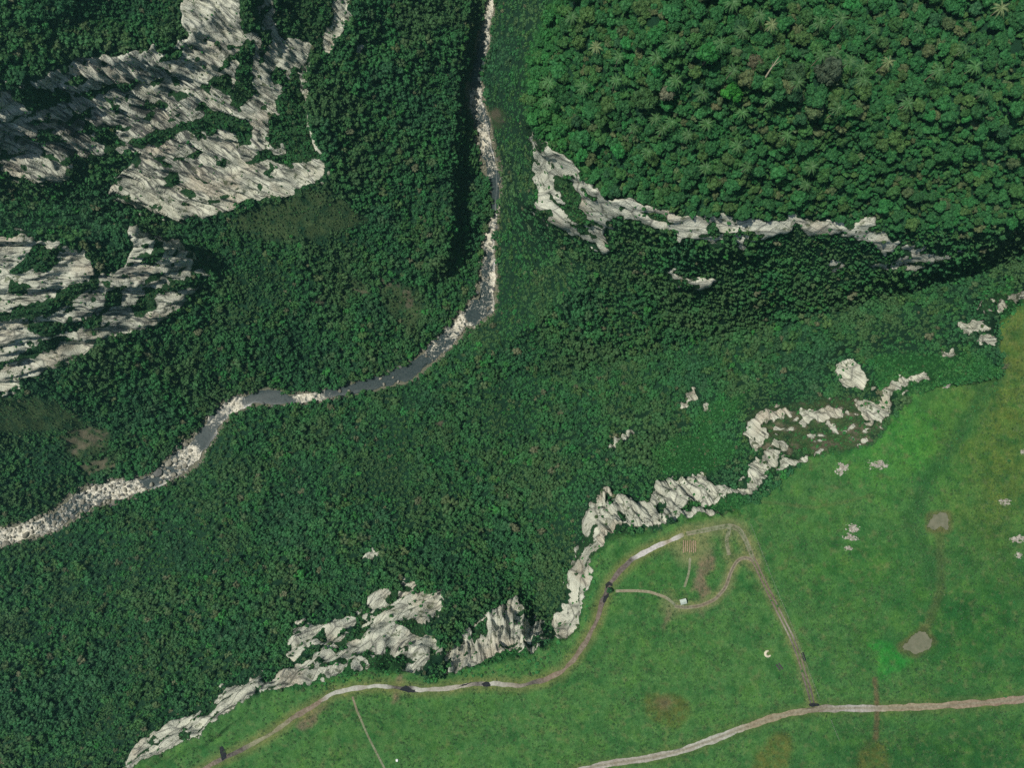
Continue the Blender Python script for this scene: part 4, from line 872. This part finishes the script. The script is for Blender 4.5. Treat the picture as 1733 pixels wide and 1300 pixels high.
pool('puddle', [(1368,1192),(1376,1190),(1384,1191),(1388,1194),(1376,1197),(1370,1196)], M_PUD, 'black mud where the two track lane meets the road', 'puddle')
pool('puddle', [(1356,1106),(1360,1104),(1364,1118),(1360,1120)], M_PUD, 'grey blue puddle on the two track lane', 'puddle')

# ------------------------------------------------------------------ rock outcrops on the grass
M_OUT = simple('outcrop_rock', (.20,.18,.14), (.50,.48,.41), .8, bump=.8, bs=.4)
OLAB = ['round cluster of white rocks just below the rim','long pale rocky patch right of the round white cluster','grey rocky slab in the middle of the meadow','lower pale slab touching the grey one','little pale rock below the two meadow slabs','small pale rock right of the square pond','pale rock strip at the right edge below the square pond','tiny white rock at the right edge of the olive grass','last small rock at the right edge','small tan rock at the top of the bright grass','tan rock on the rim near the fence top']
for (u, v, ru, rv_), lab in zip(OUTCROPS, OLAB):
    bm = bmesh.new(); k_ = ru * .36; l_ = rv_ * .36; nn = 34; off = Vector((u, v, 0)); g_ = {}
    for i in range(nn + 1):
        for j in range(nn + 1):
            x = (i / nn * 2 - 1); y = (j / nn * 2 - 1); d_ = math.hypot(x, y)
            c = mnoise.voronoi(Vector((x * k_ * .75, y * l_ * .75, u)))[0]
            hh = 1.0 * (1 - d_) + .75 * mnoise.fractal(Vector((x * 2.4, y * 2.4, u * .37)), 1.0, 2.0, 4) - .55 * max(0, .35 - (c[1] - c[0])) * 2
            q = ground(np.array([u + x * ru]), np.array([v - y * rv_]))[0]
            g_[i, j] = bm.verts.new((q[0] - gp(u, v).x, q[1] - gp(u, v).y, q[2] - gp(u, v).z + max(-.5, min(hh * 1.3 - .15, 1.5))))
    for i in range(nn):
        for j in range(nn): bm.faces.new((g_[i, j], g_[i + 1, j], g_[i + 1, j + 1], g_[i, j + 1]))
    me = bpy.data.meshes.new('rock_outcrop'); bm.to_mesh(me); bm.free()
    o = link('rock_outcrop', me, M_OUT); o.location = gp(u, v); tag(o, lab, 'rock', 'rocks showing through the meadow')

# ------------------------------------------------------------------ built things
def boxm(name, boxes, mat, parent=None, bev=.02):
    bm = bmesh.new()
    for (x0, x1, y0, y1, z0, z1) in boxes:
        r = bmesh.ops.create_cube(bm, size=1.0)
        bmesh.ops.transform(bm, verts=r['verts'], matrix=Matrix.Translation(((x0 + x1) / 2, (y0 + y1) / 2, (z0 + z1) / 2)) @ Matrix.Diagonal((x1 - x0, y1 - y0, z1 - z0, 1)))
    if bev: bmesh.ops.bevel(bm, geom=bm.edges[:], offset=bev, segments=1, affect='EDGES')
    me = bpy.data.meshes.new(name); bm.to_mesh(me); bm.free(); return link(name, me, mat, parent)
M_WOOD = simple('weathered_boards', (.16,.12,.085), (.30,.24,.17), 3.0, bump=.4, bs=.05)
M_TIN = simple('pale_tin', (.36,.43,.36), (.48,.55,.48), 1.2, .45, .4)
hut = tag(empty('hut', gp(1155,1017), math.radians(14)), 'tiny hut with a pale tin roof at the end of the curving lane', 'hut')
boxm('wall', [(-1.7,1.7,-1.3,-1.2,0,2.2),(-1.7,-.5,1.2,1.3,0,2.2),(.4,1.7,1.2,1.3,0,2.2),(-.5,.4,1.2,1.3,1.95,2.2),(-1.7,-1.6,-1.2,1.2,0,2.2),(1.6,1.7,-1.2,1.2,0,2.2)], M_WOOD, hut, 0)
boxm('door', [(-.49,.39,1.22,1.28,0.02,1.94)], M_WOOD, hut, .01)
for sg in (-1, 1):
    bm = bmesh.new(); n_ = 28
    for k in range(n_ + 1):
        x = -1.95 + 3.9 * k / n_; dz = .035 * (k % 2)
        for (y, z) in ((0.0, 2.95), (sg * 1.62, 2.12)):
            bm.verts.new((x, y, z + dz)); bm.verts.new((x, y, z + dz - .03))
    bm.verts.ensure_lookup_table()
    for k in range(n_):
        a_ = 4 * k; b_ = a_ + 4
        for f in ((a_, b_, b_ + 2, a_ + 2), (a_ + 1, a_ + 3, b_ + 3, b_ + 1), (a_ + 2, b_ + 2, b_ + 3, a_ + 3)): bm.faces.new([bm.verts[i] for i in f])
    bmesh.ops.recalc_face_normals(bm, faces=bm.faces); me = bpy.data.meshes.new('roof_sheet'); bm.to_mesh(me); bm.free(); link('roof_sheet', me, M_TIN, hut)
boxm('ridge_cap', [(-1.97,1.97,-.14,.14,2.965,3.02)], M_TIN, hut, .02)
# wire fence
FEN = [(1268,882),(1284,922),(1302,968),(1320,1012),(1340,1060),(1356,1104),(1372,1146),(1390,1192)]
FEN2 = [(1404,1214),(1412,1236),(1424,1262)]
def fence(L, label, step):
    c, s = resample([(*x, 0) for x in L], step); b0 = gp(*L[0]); f = tag(empty('wire_fence', b0), label, 'fence', 'wire fences of the meadow')
    pm = bpy.data.meshes.new('post'); bm = bmesh.new(); bmesh.ops.create_cone(bm, segments=8, radius1=.09, radius2=.08, depth=1.7, cap_ends=True); bmesh.ops.translate(bm, verts=bm.verts, vec=(0, 0, .65)); bm.to_mesh(pm); bm.free(); pm.materials.append(M_POST)
    pts = [gp(x[0], x[1]) - b0 for x in c]
    for p in pts:
        o = bpy.data.objects.new('post', pm); COL.objects.link(o); o.parent = f; o.location = p; o.rotation_euler = (rng.uniform(-.05, .05), rng.uniform(-.05, .05), 0)
    for hh in (.45, .85, 1.25):
        v_, f_ = join([tube(a_ + Vector((0, 0, hh)), b_ + Vector((0, 0, hh)), .013, .013, 4, 0, 1) for a_, b_ in zip(pts[:-1], pts[1:])])
        link('wire', mesh_np('wire', v_, f_), M_WIRE, f)
M_POST = simple('post_wood', (.20,.19,.15), (.34,.32,.26), 2.0); M_WIRE = simple('fence_wire', (.30,.34,.28), (.42,.46,.38), 1.0, .5, .4)
fence(FEN, 'long wire fence running straight from the rim down to the dirt road', 8); fence(FEN2, 'short piece of wire fence continuing below the dirt road', 8)
# logs, boards, heap, white block
M_LOG = simple('log_bark', (.20,.13,.085), (.44,.33,.23), 1.6, bump=.6, bs=.1)
for k, wd in enumerate(('westernmost', 'second from the west', 'third from the west', 'middle', 'third from the east', 'second from the east', 'easternmost')):
    v_, f_ = tube((0, -3.6 + rng.uniform(-.6, .6), .28), (rng.uniform(-.3, .3), 3.6 + rng.uniform(-.6, .6), .28), .30, .25, 8, .1, 6)
    o = link('log', mesh_np('log', v_, f_, True), M_LOG); o.location = gp(1157 + k * 3.4, 925); o.rotation_euler = (0, 0, math.radians(-3)); tag(o, f'brown log lying in the row beside the worn clearing, {wd}', 'log', 'row of logs')
for k, lab in ((0, 'dark board on the grass, the left of a pair'), (1, 'dark board on the grass, the right of a pair')):
    o = boxm('board', [(-.45,.45,-2.2,2.2,0,.35)], simple('dark_board', (.035,.032,.036), (.075,.065,.068), 2.0), None, .06); o.location = gp(1317 + 4 * k, 1130 - 2 * k); o.rotation_euler = (0, 0, math.radians(36)); tag(o, lab, 'board', 'pair of dark boards')
bm = bmesh.new(); M_SAND = simple('pale_sand', (.50,.45,.32), (.66,.61,.47), 1.5, bump=.5, bs=.1); g_ = []
for i in range(25):
    a_ = math.radians(60 + 250 * i / 24); row = []
    wd = .95 * math.sin(math.pi * (i + 1.5) / 27) ** .5
    for j in range(7):
        t_ = j / 6 * 2 - 1; r_ = 1.65 + t_ * wd * .95; row.append(bm.verts.new((math.cos(a_) * r_, math.sin(a_) * r_, (1 - t_ * t_) * .9 * wd - .08 + .12 * mnoise.noise(Vector((a_ * 3, t_ * 2, 1))))))
    g_.append(row)
for i in range(24):
    for j in range(6): bm.faces.new((g_[i][j], g_[i][j + 1], g_[i + 1][j + 1], g_[i + 1][j]))
bmesh.ops.recalc_face_normals(bm, faces=bm.faces); me = bpy.data.meshes.new('sand_heap'); bm.to_mesh(me); bm.free()
o = link('sand_heap', me, M_SAND); o.location = gp(1300,1107); o.rotation_euler = (0, 0, math.radians(20)); tag(o, 'crescent heap of cream sand around a dark hole in the meadow', 'sand heap')
bm = bmesh.new(); bmesh.ops.create_icosphere(bm, subdivisions=3, radius=1.0)
for v_ in bm.verts:
    p = v_.co; k = 1 + .12 * mnoise.noise(p * 2.2); mx = max(abs(p.x), abs(p.y), abs(p.z)); v_.co = p * k * (.72 / mx) ** .6; v_.co.z = v_.co.z * .7 + .4
me = bpy.data.meshes.new('white_stone'); bm.to_mesh(me); bm.free(); o = link('white_stone', me, simple('white_stone', (.72,.72,.68), (.85,.85,.82), 1.5)); o.location = gp(672,1287); o.scale = (.95, .95, .95); tag(o, 'single bright white stone on the grass near the bottom edge', 'stone')

# ------------------------------------------------------------------ people on the track
def person(u, v, rz, shirt, trousers, label):
    root = tag(empty('person', gp(u, v, .1), rz), label, 'person')
    J = {'pel': (0,0,.95,.15), 'sp': (0,.01,1.15,.145), 'ch': (0,.0,1.38,.165), 'nk': (0,0,1.53,.062), 'hd0': (0,.02,1.62,.085), 'hd': (0,.02,1.70,.102), 'top': (0,.01,1.78,.07),
         'sl': (.19,0,1.43,.062), 'el': (.25,-.02,1.14,.046), 'wl': (.25,.08,.90,.034), 'hl': (.25,.11,.81,.036), 'sr': (-.19,0,1.43,.062), 'er': (-.25,-.02,1.14,.046), 'wr': (-.25,.08,.90,.034), 'hr': (-.25,.11,.81,.036),
         'tl': (.10,0,.88,.095), 'kl': (.11,.03,.48,.062), 'al': (.11,-.01,.09,.042), 'fl': (.12,.16,.04,.036), 'tr': (-.10,0,.88,.095), 'kr': (-.11,.05,.48,.062), 'ar': (-.11,.02,.09,.042), 'fr': (-.12,.19,.04,.036)}
    E = [('pel','sp'),('sp','ch'),('ch','nk'),('nk','hd0'),('hd0','hd'),('hd','top'),('ch','sl'),('sl','el'),('el','wl'),('wl','hl'),('ch','sr'),('sr','er'),('er','wr'),('wr','hr'),('pel','tl'),('tl','kl'),('kl','al'),('al','fl'),('pel','tr'),('tr','kr'),('kr','ar'),('ar','fr')]
    def skin(name, keys, edges, mat, grow=0.0, extra=()):
        ids = {k: i for i, k in enumerate(keys)}; me = bpy.data.meshes.new(name); pts = [J[k][:3] for k in keys]; ed = [(ids[a_], ids[b_]) for a_, b_ in edges]; rad = [J[k][3] + grow for k in keys]
        for par, p, r_ in extra:
            pts.append(p); rad.append(r_); ed.append((ids[par] if isinstance(par, str) else len(pts) - 2, len(pts) - 1))
        me.from_pydata(pts, ed, []); o = link(name, me, mat, root)
        sm = o.modifiers.new('skin', 'SKIN'); sv_ = me.skin_vertices[0].data
        for i, r_ in enumerate(rad): sv_[i].radius = (r_, r_)
        sv_[0].use_root = True
        ss = o.modifiers.new('smooth', 'SUBSURF'); ss.levels = 1; ss.render_levels = 1
        me.polygons.foreach_set('use_smooth', np.ones(len(me.polygons), bool)); return o
    fing = []
    for hd_, sx in (('hl', 1), ('hr', -1)):
        hx = .25 * sx
        for k, (dy, ln) in enumerate(((.035,.075),(.012,.085),(-.012,.08),(-.034,.062))):
            fing.append((hd_, (hx, .11 + dy, .775), .010)); fing.append((0, (hx - .012 * sx, .118 + dy, .775 - ln * .8), .008))
        fing.append((hd_, (hx - .035 * sx, .145, .80), .011)); fing.append((0, (hx - .03 * sx, .17, .765), .009))
    keys = list(J); skin('body', keys, E, M_SKIN, 0, fing)
    skin('shirt', ['pel','sp','ch','sl','el','sr','er'], [('pel','sp'),('sp','ch'),('ch','sl'),('sl','el'),('ch','sr'),('sr','er')], shirt, .018)
    skin('trousers', ['pel','tl','kl','al','tr','kr','ar'], [('pel','tl'),('tl','kl'),('kl','al'),('pel','tr'),('tr','kr'),('kr','ar')], trousers, .020)
    bm = bmesh.new(); bmesh.ops.create_uvsphere(bm, u_segments=16, v_segments=10, radius=.125)
    for v_ in bm.verts:
        v_.co.z = v_.co.z * .95 if v_.co.z > 0 else v_.co.z * .35
        if v_.co.y > .05: v_.co.z = max(v_.co.z, .02)
    bmesh.ops.translate(bm, verts=bm.verts, vec=(0, 0, 1.745)); me = bpy.data.meshes.new('hair'); bm.to_mesh(me); bm.free(); link('hair', me, M_HAIR, root)
M_SKIN = simple('skin', (.42,.25,.17), (.50,.31,.22), 3.0, .6, .3); M_HAIR = simple('dark_hair', (.02,.014,.01), (.05,.035,.022), 6.0, .6)
jeans = simple('dark_cloth', (.03,.035,.05), (.06,.065,.085), 4.0); pink = simple('pink_cloth', (.62,.05,.16), (.70,.08,.20), 4.0); white = simple('white_cloth', (.72,.72,.70), (.80,.80,.78), 4.0); red = simple('red_cloth', (.50,.06,.07), (.58,.09,.09), 4.0)
person(386,1278, 1.2, pink, jeans, 'person in a pink top standing beside the dark puddle on the trail')
person(564,1166, .4, white, jeans, 'person in a white top standing at the cliff end of the gravel')
person(568,1161, -.8, red, jeans, 'person in a red top near the cliff end of the gravel')

# ------------------------------------------------------------------ humid air in the canyon
bm = bmesh.new(); bmesh.ops.create_cube(bm, size=1.0); me = bpy.data.meshes.new('haze'); bm.to_mesh(me); bm.free()
for v_ in me.vertices: v_.co = (v_.co.x * 1900, v_.co.y * 1600, v_.co.z * 770 + 340)
m = bpy.data.materials.new('haze'); m.use_nodes = True; t = m.node_tree
for n_ in list(t.nodes): t.nodes.remove(n_)
out = t.nodes.new('ShaderNodeOutputMaterial'); vol = t.nodes.new('ShaderNodeVolumePrincipled')
vol.inputs['Color'].default_value = (.35, .85, .80, 1); vol.inputs['Density'].default_value = .00006; vol.inputs['Anisotropy'].default_value = .2
t.links.new(vol.outputs[0], out.inputs['Volume'])
tag(link('haze', me, m), 'thin bluish humid air filling the whole canyon', 'haze', kind='stuff')
